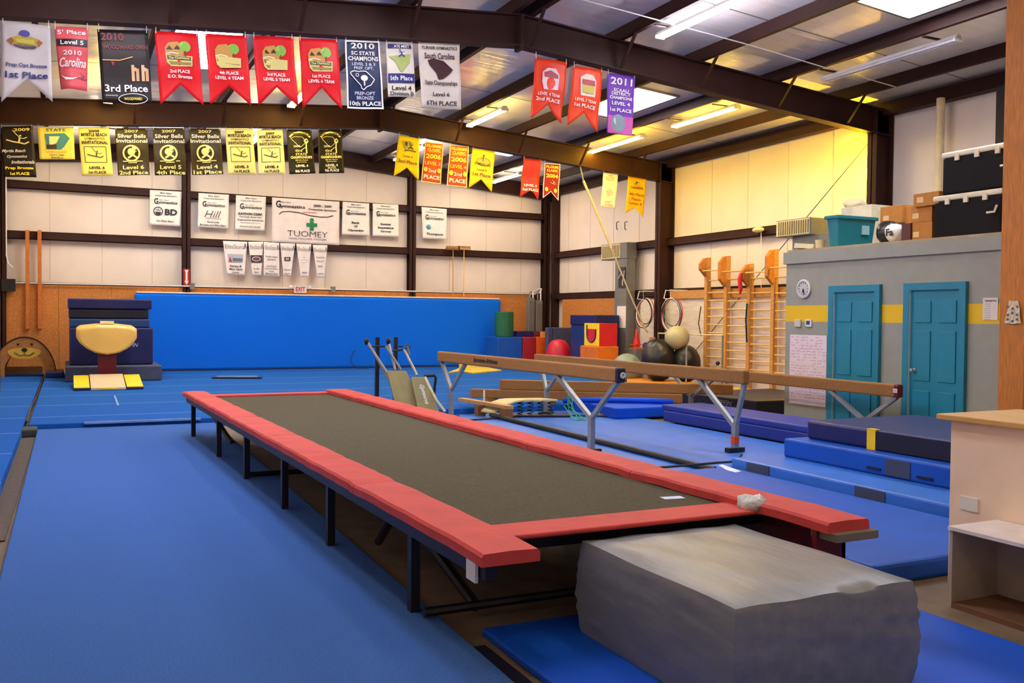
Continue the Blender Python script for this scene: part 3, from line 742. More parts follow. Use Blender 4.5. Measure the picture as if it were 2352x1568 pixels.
for q, extra, lab in (
    ([(512, 553), (568, 555), (561, 632), (521, 630)], [('r', .14, .38, .86, .62, (176, 186, 196)), ('p', [(.16, .62), (.24, .46), (.34, .62)], (190, 40, 40)), ('r', .36, .5, .84, .6, (90, 110, 130)), ('t', 'Karson &', .74, .07, .62, K, .5, .25), ('t', 'Mary Nash', .84, .07, .72, K, .5, .25), ('t', 'Jones', .93, .06, .4, K, .5, .25)], 'widest tapered sponsor strip, with a picture and a red cone'),
    ([(570, 555), (605, 555), (599, 633), (579, 632)], [('r', .02, .4, .98, .62, (60, 40, 60)), ('o', .5, .51, .34, .05, WH, .5), ('c', .5, .51, .25, (140, 60, 70), .4), ('t', 'Go Elite', .8, .05, .6, GY, .5, .25), ('t', 'Stars', .9, .05, .5, GY, .5, .25)], 'narrow tapered sponsor strip with a dark car picture'),
    ([(606, 555), (641, 558), (641, 635), (605, 634)], [('t', 'Smith Auto', .42, .05, .8, GY, .5, .25), ('t', 'Service', .5, .05, .55, GY, .5, .25), ('t', 'Good Luck', .7, .05, .66, GY, .5, .25), ('t', 'Laura & Taylor', .78, .05, .86, GY, .5, .25), ('t', 'Love', .85, .045, .3, GY, .5, .25), ('t', 'Mom & Dad', .92, .05, .8, GY, .5, .25)], 'straight sided narrow sponsor strip covered with grey script'),
    ([(643, 558), (678, 559), (667, 634), (651, 634)], [('r', .24, .42, .76, .54, K), ('r', .34, .45, .66, .47, WH), ('r', .34, .49, .66, .51, WH), ('t', 'Good Luck', .8, .05, .8, GY, .5, .25), ('t', 'Grace', .91, .05, .6, GY, .5, .25)], 'tapered sponsor strip with a small black rounded label'),
    ([(680, 559), (715, 561), (708, 636), (690, 636)], [('l', [(.38, .43), (.5, .39), (.62, .43)], .02, GY), ('l', [(.2, .5), (.5, .47), (.85, .51)], .02, GY), ('l', [(.25, .57), (.7, .56)], .02, GY), ('t', 'thanks', .86, .05, .6, GY, .5, .25)], 'tapered sponsor strip with faint grey wave lines'),
    ([(718, 562), (752, 563), (744, 637), (728, 637)], [('t', 'Good Luck', .38, .05, .7, GY, .5, .25), ('t', 'from your', .5, .05, .7, GY, .5, .25), ('t', 'Family', .66, .06, .5, GY, .5, .25), ('t', 'and friends', .88, .05, .7, GY, .5, .25)], 'last tapered sponsor strip of the row, with faint grey script')):
    build_banner('sponsor_strip', q, YE, (244, 236, 232), lab, GE, 0, [('t', 'EliteStars', .16, .12, .8, (60, 60, 70), .46, 0, -.01), ('l', [(.88, .22), (.92, .08), (.97, .2)], .03, (60, 60, 70)), ('l', [(.88, .06), (.93, .12)], .03, (60, 60, 70))]+extra, ties=False, amp=.004, curl=-.05, cat='poster')

# ------------------------------------------------------------------ floor coverings
tag(MB().box(-.47, 11.6, 13.75, 25.78, .0, .12).build('carpeted_floor', CARPET, bevel=.01), 'wide blue carpeted spring floor across the back of the gym', 'gym floor')
tag(MB().box(XL+.03, -.53, 8.2, 25.78, .0, .12).build('carpeted_floor', CARPET, bevel=.01), 'narrow strip of blue carpeted floor along the left wall', 'gym floor')
# edge cords and curled edge of the carpet in the gap between the two floors
tag(MB().path([(-.5, 25.0, .13), (-.5, 21, .128), (-.49, 18.5, .13), (-.52, 16.5, .128), (-.5, 14.0, .13)], .014, 6).build('edge_cord', DKSTEEL), 'dark seam cord between the two blue carpeted floors', 'cord')
cm = MB()
pts = [(-.62, 13.6), (-.55, 14.4), (-.47, 15.2), (-.44, 14.3), (-.4, 13.75)]
cm.prism([(-.66, 13.25, .0), (-.36, 13.35, .0), (-.36, 13.74, .0), (-.5, 13.75, .0), (-.62, 13.7, .0)], (0, 0, .1))
tag(cm.build('floor_wedge', mat('dark_green_rubber', (40, 50, 48), .8), bevel=.02), 'dark rubber wedge at the left corner of the blue spring floor', 'wedge')
tag(MB().prism([(-.52, 7.3, 0), (-.4, 7.3, 0), (-.37, 13.2, 0), (-.52, 13.2, 0)], (0, 0, .012)).build('shade_strip', SHADECONC), 'dark brown strip standing for shaded concrete left of the long pale blue mat', 'floor strip')  # dark strip painted in for the shade on the gap's concrete
tag(MB().prism([(-.36, -1.2, 0), (1.62, -1.2, 0), (1.9, 13.72, 0), (-.365, 13.72, 0)], (0, 0, .055)).build('runway_mat', CARPET2, bevel=.012), 'long pale blue carpet runway mat filling the left foreground', 'mat')
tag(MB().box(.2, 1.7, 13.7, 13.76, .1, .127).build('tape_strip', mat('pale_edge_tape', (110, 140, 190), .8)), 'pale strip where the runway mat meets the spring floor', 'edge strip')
tag(MB().prism([(1.84, -1, 0), (4.16, -1, 0), (4.16, 3.6, 0), (3.3, 4.2, 0), (1.87, 4.2, 0)], (0, 0, .04)).build('panel_mat', BLUEB, bevel=.01), 'bright blue mat under the grey foam block', 'mat')
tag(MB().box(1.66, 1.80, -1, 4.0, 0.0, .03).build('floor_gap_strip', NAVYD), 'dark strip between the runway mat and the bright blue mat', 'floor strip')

# ------------------------------------------------------------------ tumbling trampoline
T = thing('long_trampoline', 'long rectangular tumbling trampoline with red edge pads and dark bed', 'trampoline', (2.6, 8, 0))
def tx(x, y): return x - .026*(y-3.5)     # the frame stands slightly askew
def tbox(x0, x1, y0, y1, z0, z1, mb=None):
    mb = mb or MB()
    return mb.prism([(tx(x0, y0), y0, z0), (tx(x1, y0), y0, z0), (tx(x1, y1), y1, z0), (tx(x0, y1), y1, z0)], (0, 0, z1-z0))
def pad(x0, x1, ya, yb, z=.6, th=.055, sag=.0):
    mb = MB(); n = 10
    vs, fs = [], []
    for i in range(n+1):
        y = ya+(yb-ya)*i/n
        e = abs(2*i/n-1)
        zz = z - .007*e**10 + .002*math.sin(i*2.1+ya)
        for x, dz in ((x0, -.014), (x0+.012, 0), ((x0+x1)/2, .004), (x1-.012, 0), (x1, -.014), (x1, -th), (x0, -th)):
            vs.append((tx(x, y), y, zz+dz))
    for i in range(n):
        for k in range(7):
            fs.append((i*7+k, i*7+(k+1) % 7, i*7+7+(k+1) % 7, i*7+7+k))
    fs += [tuple(range(6, -1, -1)), tuple(range(n*7, n*7+7))]
    return mb.faces(vs, fs)
for cuts, x0, x1 in (([3.55, 5.35, 6.35, 7.75, 9.3, 10.55, 11.6, 12.65], 1.58, 1.86), ([3.42, 5.15, 6.6, 8.15, 9.75, 11.2, 12.4], 3.40, 3.68)):
    for a, b in zip(cuts, cuts[1:]):
        pad(x0, x1, a+.004, b-.004).build('edge_pad', REDV, T, smooth=False)
tbox(1.86, 3.42, 3.93, 4.19, .535, .56).build('end_pad', REDV, T, bevel=.01)
tbox(1.86, 3.42, 12.25, 12.45, .53, .565).build('end_pad', REDV, T, bevel=.01)
tbox(1.84, 3.42, 4.15, 12.3, .528, .54).build('bed', MESH, T)
tag_bed = MB().prism([(3.15, 4.45, .541), (3.28, 4.43, .541), (3.29, 4.5, .541), (3.16, 4.52, .541)], (0, 0, .004)).build('bed_label', mat('pale_blue_label', (180, 200, 235), .4), T)
for x0, x1 in ((1.62, 1.68), (3.58, 3.64)):
    tbox(x0, x1, 3.6, 12.6, .46, .545).build('side_rail', DKSTEEL, T, bevel=.006)
for y in (4.1, 12.35): tbox(1.66, 3.6, y, y+.06, .44, .51).build('cross_rail', DKSTEEL, T)
tbox(3.40, 3.60, 3.5, 3.53, .14, .54).build('end_panel', DKRED, T)
tbox(3.575, 3.60, 3.5, 6.2, .12, .545).build('side_panel', DKRED, T)
for y in (4.55, 6.1, 7.4, 8.9, 10.4, 12.25):
    for x in (1.66, 3.6): MB().box(tx(x, y)-.025, tx(x, y)+.025, y-.03, y+.03, 0.05 if x < 2 else 0, .47).build('leg', DKSTEEL, T)
for ya, yb in ((5.0, 4.45), (5.2, 6.05), (12.2, 11.4)):
    MB().tube((tx(1.8, ya), ya, .46), (tx(1.98, yb), yb, .06), .03, 8).build('brace', DKSTEEL, T)
for y in (4.4, 8.9): MB().tube((tx(1.66, y), y, .09), (tx(3.6, y), y, .09), .025, 8).build('floor_bar', DKSTEEL, T)
MB().box(1.595, 1.61, 3.66, 3.76, .44, .53).build('frame_label', WHITE, T)
MB().box(3.42, 3.70, 3.38, 3.56, .50, .54).build('pad_foam', mat('grey_foam', (120, 112, 96), .9), T)
# clear plastic bundle on the arm
pl = MB().ball((3.42, 4.0, .575), .075, (1.1, 1.3, .7), 14, .18)
tag(pl.build('plastic_bundle', mat('cloudy_plastic', (190, 192, 190), .25, 0, .2, 20, .6, 30), smooth=True), 'crumpled grey plastic bundle at the near right arm of the trampoline', 'plastic')

# ------------------------------------------------------------------ grey foam block in the foreground
gb = MB(); bmg = gb.bm
x0, x1, y0, y1, z0, z1 = 2.30, 3.25, 2.78, 3.95, .04, .505
bmesh.ops.create_cube(bmg, size=1)
bmesh.ops.subdivide_edges(bmg, edges=bmg.edges[:], cuts=14, use_grid_fill=True)
for v in bmg.verts:
    x, y, z = v.co
    side = max(abs(x), abs(y)) > .49
    wr = .0035*math.sin(17*z+9*x+5*math.sin(7*y)+4*math.sin(6*z+3*y)) + .002*math.sin(40*z+14*(x+y)+3*math.sin(5*x))
    px, py, pz = x0+(x+.5)*(x1-x0), y0+(y+.5)*(y1-y0), z0+(z+.5)*(z1-z0)
    if side and abs(z) < .49:
        bul = .022*(1-(2*z)**2)
        if abs(x) > .49: px += (1 if x > 0 else -1)*(bul+wr)
        if abs(y) > .49: py += (1 if y > 0 else -1)*(bul+wr)
    if z > .49: pz += .012*(1-(2*x)**2)*(1-(2*y)**2) + .003*math.sin(17*x+9*y)
    if side and z > .49: pz -= .012
    v.co = (px, py, pz)
gbo = gb.build('foam_block', GREYV, bevel=0, smooth=True)
md = gbo.modifiers.new('edges', 'EDGE_SPLIT'); md.split_angle = 0.9
tag(gbo, 'big wrinkled grey vinyl foam block in the right foreground', 'foam block')

# ------------------------------------------------------------------ blue mats on the right
tag(MB().prism([(3.95, 7.4, 0), (8.2, 7.4, 0), (8.2, 13.7, 0), (3.95, 13.7, 0)], (0, 0, .03)).build('landing_mat', BLUEL, bevel=.008), 'thin pale blue mat spread under the two nearer balance beams', 'mat')
tag(MB().box(4.35, 5.96, 4.0, 7.35, 0, .13).build('landing_mat', BLUE, bevel=.025), 'low blue mat right of the trampoline, running up to the white box', 'mat')
m4 = thing('landing_mat', 'blue mat with grey fastener patches, beneath the mat stack on the right', 'mat', (7.2, 5.9, 0))
MB().box(6.0, 8.4, 4.2, 7.36, 0, .215).build('cover', BLUEL, m4, bevel=.02)
for y in (7.0, 5.62): MB().box(5.992, 6.0, y-.2, y+.12, .115, .205).build('fastener_patch', mat('grey_fastener', (62, 70, 96), .8), m4)
m3 = thing('landing_mat', 'blue mat with a grey square patch, under the dark navy mat', 'mat', (7.5, 5.7, .216))
MB().box(6.55, 8.4, 4.2, 7.22, .216, .40).build('cover', BLUE, m3, bevel=.02)
MB().box(6.542, 6.55, 5.65, 5.92, .235, .38).build('fastener_patch', mat('grey_fastener', (62, 70, 96), .8), m3)
for y in (6.05, 5.5): MB().bar((6.545, y-.08, .27), (6.545, y+.08, .27), .012, .02).build('handle', NAVYD, m3)
m2 = thing('folding_mat', 'dark navy mat with a yellow strap on top of the right mat stack', 'mat', (7.6, 5.6, .402))
MB().box(6.76, 8.3, 4.2, 7.12, .402, .585).build('cover', NAVY, m2, bevel=.025)
MB().box(6.748, 6.76, 4.25, 6.3, .41, .575).build('side_flap', NAVYD, m2)
MB().box(6.742, 6.765, 6.22, 6.32, .40, .588).box(6.742, 6.8, 6.22, 6.32, .585, .592).build('strap', YELLOW, m2)
m1 = thing('folding_mat', 'slate blue folded mat of two layers in front of the office doors', 'mat', (8.7, 10.2, .031))
MB().box(8.25, 9.0, 8.55, 11.75, .031, .2).build('lower_layer', LAV, m1, bevel=.02)
MB().box(8.25, 9.0, 8.5, 11.78, .2, .285).build('upper_layer', LAV, m1, bevel=.02)
tag(MB().box(7.7, 8.95, 12.2, 13.6, .031, .2).build('landing_mat', BLUEB, bevel=.02), 'blue mat behind the nearer beams, beneath the blue foam tube', 'mat')
tag(MB().path([(7.3, 13.2, .245), (8.0, 13.05, .25), (8.6, 12.7, .25), (8.9, 12.4, .25)], .045, 10).build('foam_tube', BLUEB, smooth=True), 'long blue foam tube lying on the mat behind the slate blue mat', 'foam tube')
tag(MB().tube((5.95, 7.55, .065), (6.0, 13.2, .065), .034, 8).build('floor_rail', BLACK), 'long black padded rail lying on the pale blue mat', 'rail')
tag(MB().path([(4.1, 12.7, .045), (5.2, 12.75, .045), (6.0, 12.9, .045), (6.9, 13.1, .045), (8.1, 12.2, .045)], .014, 6).build('cable', BLACK), 'thin black cable across the far end of the pale blue mat', 'cable')
tag(MB().path([(4.6, 7.5, .145), (5.3, 7.45, .15), (5.95, 7.5, .145), (6.6, 8.0, .045), (7.0, 8.4, .045)], .013, 6).build('cable', BLACK), 'thin black cable curling at the near foot of the second beam', 'cable')
tag(MB().box(7.55, 7.75, 12.6, 12.75, .031, .07).build('wood_block', WOOD), 'small wooden block on the pale blue mat beneath the first beam', 'block')


# ------------------------------------------------------------------ balance beams
def beam(pa, pb, ztop, label, ends, name_print=None, plain=True, feet=None, th=.16, w=.1, legs=(), foot=.12):
    pa, pb = Vector(pa), Vector(pb)
    t = thing('balance_beam', label, 'balance beam', ((pa.x+pb.x)/2, (pa.y+pb.y)/2, feet))
    t['kind'] = 'thing'
    d = Vector((pb.x-pa.x, pb.y-pa.y, 0)).normalized(); s = Vector((d.y, -d.x, 0))
    a, b = Vector((pa.x, pa.y, ztop-th/2)), Vector((pb.x, pb.y, ztop-th/2))
    MB().bar(a, b, w, th).build('beam_body', TAN, t, bevel=.02)
    for c, e, col in ((a, -d, ends[0]), (b, d, ends[1])):
        if col:
            MB().bar(c+e*.004, c-e*.07, w+.006, th+.006).build('end_cap', col, t, bevel=.02)
    for tj, zj, t1, t2 in legs:
        p = a.lerp(b, tj); base = Vector((p.x, p.y, feet))
        j = Vector((p.x, p.y, zj))
        leg = MB().bar(base+Vector((0, 0, .03)), j, .06, .07, d).build('leg', CHROME, t)
        MB().bar(j-d*.045+Vector((0, 0, -.2)), j-d*.045+Vector((0, 0, .0)), .02, .03, d).build('height_lock', BLACK, leg)
        for tt in (t1, t2):
            e = a.lerp(b, tt)-Vector((0, 0, th/2-.005))
            MB().bar(j-Vector((0, 0, .03)), e, .05, .05, s).build('arm', CHROME, leg)
        MB().bar(base+s*foot+Vector((0, 0, .03)), base-s*foot+Vector((0, 0, .03)), .08, .05).build('foot', BLACK, leg)
    return t, a, b, d, s


bA = beam((5.29, 13.6), (5.48, 8.59), 1.055, 'first balance beam, nearest the trampoline, with a black end cap', (None, NAVYD), feet=.031, legs=((.09, .5, .015, .19), (.88, .47, .72, .985)))
t, a, b, d, s = bA
side = -Vector((-s.x, -s.y, 0)) if s.x < 0 else -s
mb = MB(); text_on(mb, 'janssen-fritsen', a.lerp(b, .345)+side*.053, d, (0, 0, 1), .78, .085, .045)
mb.build('lettering', flat((34, 22, 16)), t)
p = b+d*.008
mb = MB().lathe((p.x+.005, p.y-.004, p.z), [(.001, -.003), (.035, -.003), (.035, .001), (.001, .001)], 20, 'y'); mb.build('cap_emblem', WHITE, t)
mb = MB(); text_on(mb, 'JF', (p.x+.005, p.y-.009, p.z), (1, 0, 0), (0, 0, 1), .032, .035); mb.build('lettering', flat((30, 30, 34)), t)
bB = beam((6.93, 13.46), (7.115, 8.48), 1.005, 'second balance beam, behind the first, with a plain tan end', (None, TAN), feet=.031, legs=((.07, .45, .03, .17), (.965, .36, .83, .995)))
lt = MB().tube((7.108, 8.655, .14), (7.108, 8.655, .22), .052, 8).build('tape_band', mat('orange_tape', (235, 80, 30), .5), bB[0])
bC = beam((9.42, 13.2), (9.30, 8.2), .81, 'third balance beam, in front of the teal doors, with a dark red end cap', (None, DKRED), feet=.0, legs=((.12, .33, .01, .25), (.885, .33, .76, .99)))
t, a, b, d, s = bC
p = b+d*.01; sd = -s if s.x > 0 else s
mb = MB().box(b.x-.056, b.x-.052, b.y-.0, b.y+.06, b.z-.02, b.z+.03); mb.build('cap_label', WHITE, t)
mb = MB(); text_on(mb, 'AAI', (b.x-.0575, b.y+.03, b.z+.005), (0, -1, 0), (0, 0, 1), .04, .022); mb.build('lettering', flat((150, 30, 40)), t)


def low_beam(p, q, z0, label, w=.12, h=.17):
    p, q = Vector((p[0], p[1], 0)), Vector((q[0], q[1], 0))
    t = thing('low_beam', label, 'balance beam', ((p.x+q.x)/2, (p.y+q.y)/2, z0))
    c = Vector((0, 0, z0+h/2)); t['kind'] = 'thing'
    MB().bar(p+c, q+c, w, h).build('beam_body', TAN, t, bevel=.015)
    d = (q-p).normalized()
    MB().bar(p+c+Vector((0, 0, -.005))-d*.002, p+c+Vector((0, 0, -.005))+d*.03, w+.004, h-.02).build('end_cap', mat('worn_suede_end', (168, 92, 40), .8), t)
    return t


low_beam((6.33, 14.75), (9.2, 12.35+.2), .201, 'lower of two stacked floor beams behind the first balance beam', .14, .15)
low_beam((6.75, 14.45), (9.92, 12.15), .352, 'upper of two stacked floor beams behind the first balance beam', .12, .17)
for x, y in ((6.6, 14.5), (7.4, 13.88)):
    tag(MB().box(x-.1, x+.1, y-.06, y+.06, .12, .2).build('support_block', TAN), 'tan support block beneath the stacked floor beams', 'block', 'blocks under the stacked floor beams')
tag(MB().box(8.8, 9.1, 12.6, 12.9, .2, .2005).build('wood_shim', WOOD), 'thin wooden shim under the floor beams', 'shim')

# springboard lying under the beams
sb = thing('springboard', 'old springboard with a pale curved top and black coil springs under the second beam', 'springboard', (6.4, 13.2, .031))
top = MB(); P = []
prof = [(0, .06), (.1, .12), (.22, .19), (.34, .235), (.45, .25), (1.0, .26)]
ux, uy = .93, -.37
for off in (0, .6):
    for (u, z) in prof:
        P.append((6.02+u*ux-off*uy*-1*.6, 13.12+u*uy+off*.6, z+.031))
nP = len(prof)
P2 = [(x, y, z+.025) for x, y, z in P]
F = []
for i in range(nP-1):
    F += [(i, i+1, nP+i+1, nP+i), (2*nP+i, 3*nP+i, 3*nP+i+1, 2*nP+i+1), (i, 2*nP+i, 2*nP+i+1, i+1), (nP+i, nP+i+1, 3*nP+i+1, 3*nP+i)]
F += [(0, nP, 3*nP, 2*nP), (nP-1, 3*nP-1, 4*nP-1, 2*nP-1)]
top.faces(P+P2, F); top.build('deck', mat('cream_board', (226, 204, 140), .6), sb)
for k in range(4):
    cx, cy = 6.02+(.45+.16*k)*ux, 13.16+(.45+.16*k)*uy
    pts = [(cx+.045*math.cos(a*.7), cy+.05+.045*math.sin(a*.7), .06+.22*a/36) for a in range(37)]
    MB().path(pts, .008, 5).build('coil_spring', BLACK, sb)
MB().prism([(6.02, 13.12, .031), (6.02+1.2*ux, 13.12+1.2*uy, .031), (6.18+1.2*ux, 13.5+1.2*uy, .031), (6.18, 13.5, .031)], (0, 0, .03)).build('base_board', NAVYD, sb)
# timber plank with small blocks
pk = thing('wooden_plank', 'yellow wooden plank lying on blocks between the first beam and the trampoline', 'plank', (6.0, 13.3, .031))
MB().bar((5.87, 14.1, .235), (6.13, 12.75, .215), .12, .05).build('board', WOOD, pk)
MB().box(6.03, 6.17, 12.75, 12.95, .031, .19).build('end_block', mat('dark_wood', (130, 84, 40), .6), pk)
MB().box(5.87, 6.0, 13.4, 13.55, .031, .198).build('end_block', mat('dark_wood', (130, 84, 40), .6), pk)
MB().tube((6.06, 13.6, .03), (6.06, 13.6, .42), .016, 8).build('white_peg', WHITE, pk)
rp = MB(); random.seed(3)
for k in range(5):
    rp.path([(7.02+random.uniform(-.06, .06), 12.5+random.uniform(-.1, .1), .5-j*.09) if j < 4 else (7.02+random.uniform(-.15, .2), 12.4+random.uniform(-.3, .1), .04) for j in range(6)], .007, 5)
tag(rp.build('green_rope', mat('green_cord', (70, 170, 110), .7)), 'tangle of thin green rope at the far leg of the second beam', 'rope')

# ------------------------------------------------------------------ tan padded bar trainer beyond the trampoline
bt = thing('bar_trainer', 'folded steel apparatus with two tan padded boards and black upright posts', 'gym apparatus', (4.55, 13.0, .03))
YT = 13.2
def q3(px, py, y): return at(px, py, Y=y)
for (x, yt, yb, yy) in ((867, 774, 905, 13.6), (909, 774, 850, 13.9)):
    A, B = q3(x, yt, yy), q3(x-2, yb, yy); B.z = .03
    MB().bar(A, B, .055, .055, (1, 0, 0)).build('post', BLACK, bt)
for i, (p0, p1, y0_, y1_) in enumerate((((842, 783), (905, 880), 13.4, 12.9), ((845, 786), (912, 905), 13.4, 12.9), ((892, 784), (908, 850), 13.4, 13.2), ((886, 795), (922, 850), 13.3, 13.1), ((928, 803), (958, 862), 13.3, 12.9), ((936, 795), (940, 815), 13.3, 13.3))):
    MB().tube(q3(p0[0], p0[1], y0_), q3(p1[0], p1[1], y1_), .02, 8).build('tube', CHROME if i % 2 == 0 else GREYD, bt)
for p0, p1 in (((848, 795), (884, 795)), ((898, 806), (926, 803)), ((926, 803), (937, 796)), ((912, 794), (925, 795))):
    MB().tube(q3(p0[0], p0[1], 13.4), q3(p1[0], p1[1], 13.4), .014, 8).build('cross_bar', BLACK, bt)
for x, y in ((842, 784), (892, 783), (937, 797)):
    c = q3(x, y, 13.38)
    MB().ball(c, .045, (.8, .8, 1.2), 12).build('end_knob', BLACK, bt, smooth=True)
def board(quad, ya, yb, th, name, m):
    a, b = q3(*quad[0], ya), q3(*quad[1], ya); c, dd = q3(*quad[2], yb), q3(*quad[3], yb)
    nrm = (b-a).cross(dd-a).normalized()
    if nrm.y > 0: nrm = -nrm
    return MB().prism([a, b, c, dd], -nrm*th).build(name, m, bt, bevel=.02), (a, b, c, dd, nrm)
TANV = mat('olive_tan_vinyl', (134, 122, 74), .55, 0, .12, 6, .1, 10)
board([(889, 849), (934, 850), (972, 940), (912, 940)], 12.95, 12.55, .05, 'padded_board', TANV)
bo, fr = board([(945, 864), (975, 864), (1012, 948), (962, 948)], 12.8, 12.4, .05, 'padded_board', TANV)
MB().path([q3(976, 866, 12.78), q3(985, 885, 12.7), q3(1003, 920, 12.55), q3(1022, 945, 12.45)], .022, 8).build('board_edge', mat('pale_edge', (214, 202, 160), .6), bt)
a, b, c, dd, nr = fr
mb = MB(); text_on(mb, 'Gymnova', (a+b+c+dd)/4+nr*.006, ((dd+c)/2-(a+b)/2).normalized(), (b-a).normalized(), .34, .085, .02, .3); mb.build('lettering', WHITE, bt)
MB().path([q3(975, 863, 12.95), q3(998, 862, 12.95), q3(1001, 868, 12.95), q3(998, 890, 12.95), q3(996, 925, 12.95)], .022, 8).build('handle_bar', BLACK, bt)
MB().tube((4.0, 13.1, .05), (5.3, 12.6, .05), .03, 8).build('base_bar', BLACK, bt)
MB().tube((4.15, 13.6, .05), (4.75, 12.7, .05), .03, 8).build('base_bar', BLACK, bt)

# ------------------------------------------------------------------ back wall: blue pad, boards, brooms, signs
wp = thing('wall_pad', 'long royal blue pad covering the lower back wall', 'wall pad', (6.75, 25.6, .12))
MB().box(1.56, 11.93, 25.55, 25.78, .12, 2.13).build('cover', mat('royal_blue_carpet', (16, 110, 232), .9, 0, .12, 60, spec=.1), wp, bevel=.06)
MB().box(1.6, 11.9, 25.56, 25.78, 2.13, 2.175).build('top_edge', mat('cream_edge', (238, 214, 196), .6), wp, bevel=.02)
for xa, lab in ((58, 'left of two tall orange boards fixed upright to the back wall'), (86, 'right of two tall orange boards fixed upright to the back wall')):
    A, B = at(xa, 528, Y=25.7), at(xa+10, 755, Y=25.7)
    tag(MB().box(A.x, B.x, 25.68, 25.79, B.z, A.z).build('upright_board', mat('orange_board', (190, 110, 44), .6, 0, .2, 12), bevel=.005), lab, 'board')
for px, ppx, lab in ((1042, 1028, 'push broom hung head up on the back wall, the darker one'), (1067, 1066, 'push broom hung head up on the back wall, the paler one')):
    A = at(px, 572, Y=25.62)
    t = thing('push_broom', lab, 'broom', (A.x, 25.66, 2.2), 'brooms on the back wall')
    c = WOOD if px > 1050 else mat('dark_wood', (130, 84, 40), .6)
    MB().tube((A.x, 25.66, 2.2), (A.x, 25.66, A.z), .014, 8).build('handle', CREAM if px > 1050 else WOOD, t)
    MB().box(A.x-.22, A.x+.2, 25.6, 25.72, A.z-.02, A.z+.03).build('head', c, t)
    MB().box(A.x-.21, A.x+.19, 25.61, 25.71, A.z+.03, A.z+.09).build('bristles', mat('broom_bristle', (150, 118, 80), .9), t)
A = at(690, 664, Y=25.6)
t = thing('exit_sign', 'small white exit sign with red letters above the blue wall pad', 'sign', (A.x, 25.62, A.z-.1))
MB().box(A.x-.17, A.x+.17, 25.6, 25.66, A.z-.1, A.z+.1).build('housing', WHITE, t)
mb = MB(); text_on(mb, 'EXIT', (A.x, 25.596, A.z), (1, 0, 0), (0, 0, 1), .26, .13, .03); mb.build('lettering', flat((225, 40, 30)), t)
for s_ in (-.26, .26):
    MB().ball((A.x+s_, 25.6, A.z+.05), .06, (1, .7, 1), 12).build('lamp', WHITE, t, smooth=True)
A, B = at(424, 617, Y=25.73), at(433, 657, Y=25.73)
t = thing('arrow_sign', 'narrow red sign with a white arrow on the left wall column', 'sign', ((A.x+B.x)/2, 25.74, B.z))
xc = (A.x+B.x)/2
MB().box(xc-.08, xc+.08, 25.73, 25.745, B.z, A.z).build('plate', flat((176, 24, 30)), t)
zz = A.z-B.z
mb = MB().faces([(xc-.025, 25.727, A.z-.08), (xc+.025, 25.727, A.z-.08), (xc+.025, 25.727, B.z+.14), (xc+.055, 25.727, B.z+.14), (xc, 25.727, B.z+.03), (xc-.055, 25.727, B.z+.14), (xc-.025, 25.727, B.z+.14)], [(0, 1, 2, 3, 4, 5, 6)])
mb.faces([(xc-.05, 25.726, A.z-.03), (xc+.05, 25.726, A.z-.03), (xc+.02, 25.726, A.z-.1), (xc-.02, 25.726, A.z-.1)], [(0, 1, 2, 3)]); mb.build('arrow', WHITE, t)
tag(MB().path([(XL+.2, 25.72, 2.33), (2.9, 25.72, 2.34), (8, 25.72, 2.34), (13.2, 25.72, 2.33)], .018, 6).build('conduit_pipe', WHITE), 'white conduit pipe running the length of the back wall', 'pipe')
for px, lab in ((442, 'grey junction box on the wall conduit beside the left column'), (766, 'grey junction box on the wall conduit right of the exit sign')):
    A = at(px, 660, Y=25.68)
    tag(MB().box(A.x-.06, A.x+.06, 25.68, 25.78, 2.26, 2.42).build('junction_box', GREYD), lab, 'electrical box')
A = at(14, 660, Y=25.65)
tag(MB().box(A.x-.1, A.x+.2, 25.64, 25.74, 2.12, 2.42).build('junction_box', BLACK), 'dark electrical box low on the left corner post', 'electrical box')
tag(MB().path([(-1.34, 25.7, 5.1), (-1.34, 25.7, 3.0), (-1.3, 25.7, 2.8), (-1.2, 25.7, 2.7)], .015, 6).build('conduit_pipe', WHITE), 'thin white conduit running down the left corner post', 'pipe')

# ------------------------------------------------------------------ vault area at the far left
def mat_stack():
    L = [(.0, 1.72, 22.35, 24.3, 1.70, 1.925, NAVY, 'dark navy mat on the very top of the stack behind the vault'),
         (.02, 1.66, 22.4, 24.25, 1.485, 1.695, NAVYD, 'dark navy mat second from the top behind the vault'),
         (.03, 1.68, 22.35, 24.3, 1.29, 1.48, mat('mid_blue_vinyl', (26, 66, 130), .45), 'mid blue mat third from the top behind the vault'),
         (.03, 1.74, 22.3, 24.3, .46, 1.285, NAVY, 'tall navy block mat in the stack behind the vault')]
    for x0, x1, y0, y1, z0, z1, m, lab in L:
        tag(MB().box(x0, x1, y0, y1, z0, z1).build('folding_mat', m, bevel=.03), lab, 'mat', 'mats stacked behind the vault')
mat_stack()
mb = MB(); text_on(mb, 'TIFFIN', (1.28, 22.285, .9), (1, 0, 0), (0, 0, 1), .3, .08, .01, .3)
lt = mb.build('mat_lettering', flat((196, 200, 226)), bpy.data.objects['folding_mat.005'])
t = thing('landing_mat', 'slate grey base mat under the stack behind the vault', 'mat', (.9, 23, .12))
MB().box(-.05, 1.9, 21.9, 24.6, .121, .455).build('cover', GREYB, t, bevel=.03)
tag(MB().prism([(-.45, 23.4, .121), (-.08, 23.4, .121), (-.08, 24.6, .121), (-.45, 24.6, .121)], (0, 0, .14)).build('landing_mat', NAVY, bevel=.03), 'low navy mat on the floor left of the slate grey base mat', 'mat')
vt = thing('vault_table', 'cream leather vaulting table on a dark red column', 'vault', (.76, 21.2, .12))
v = MB()
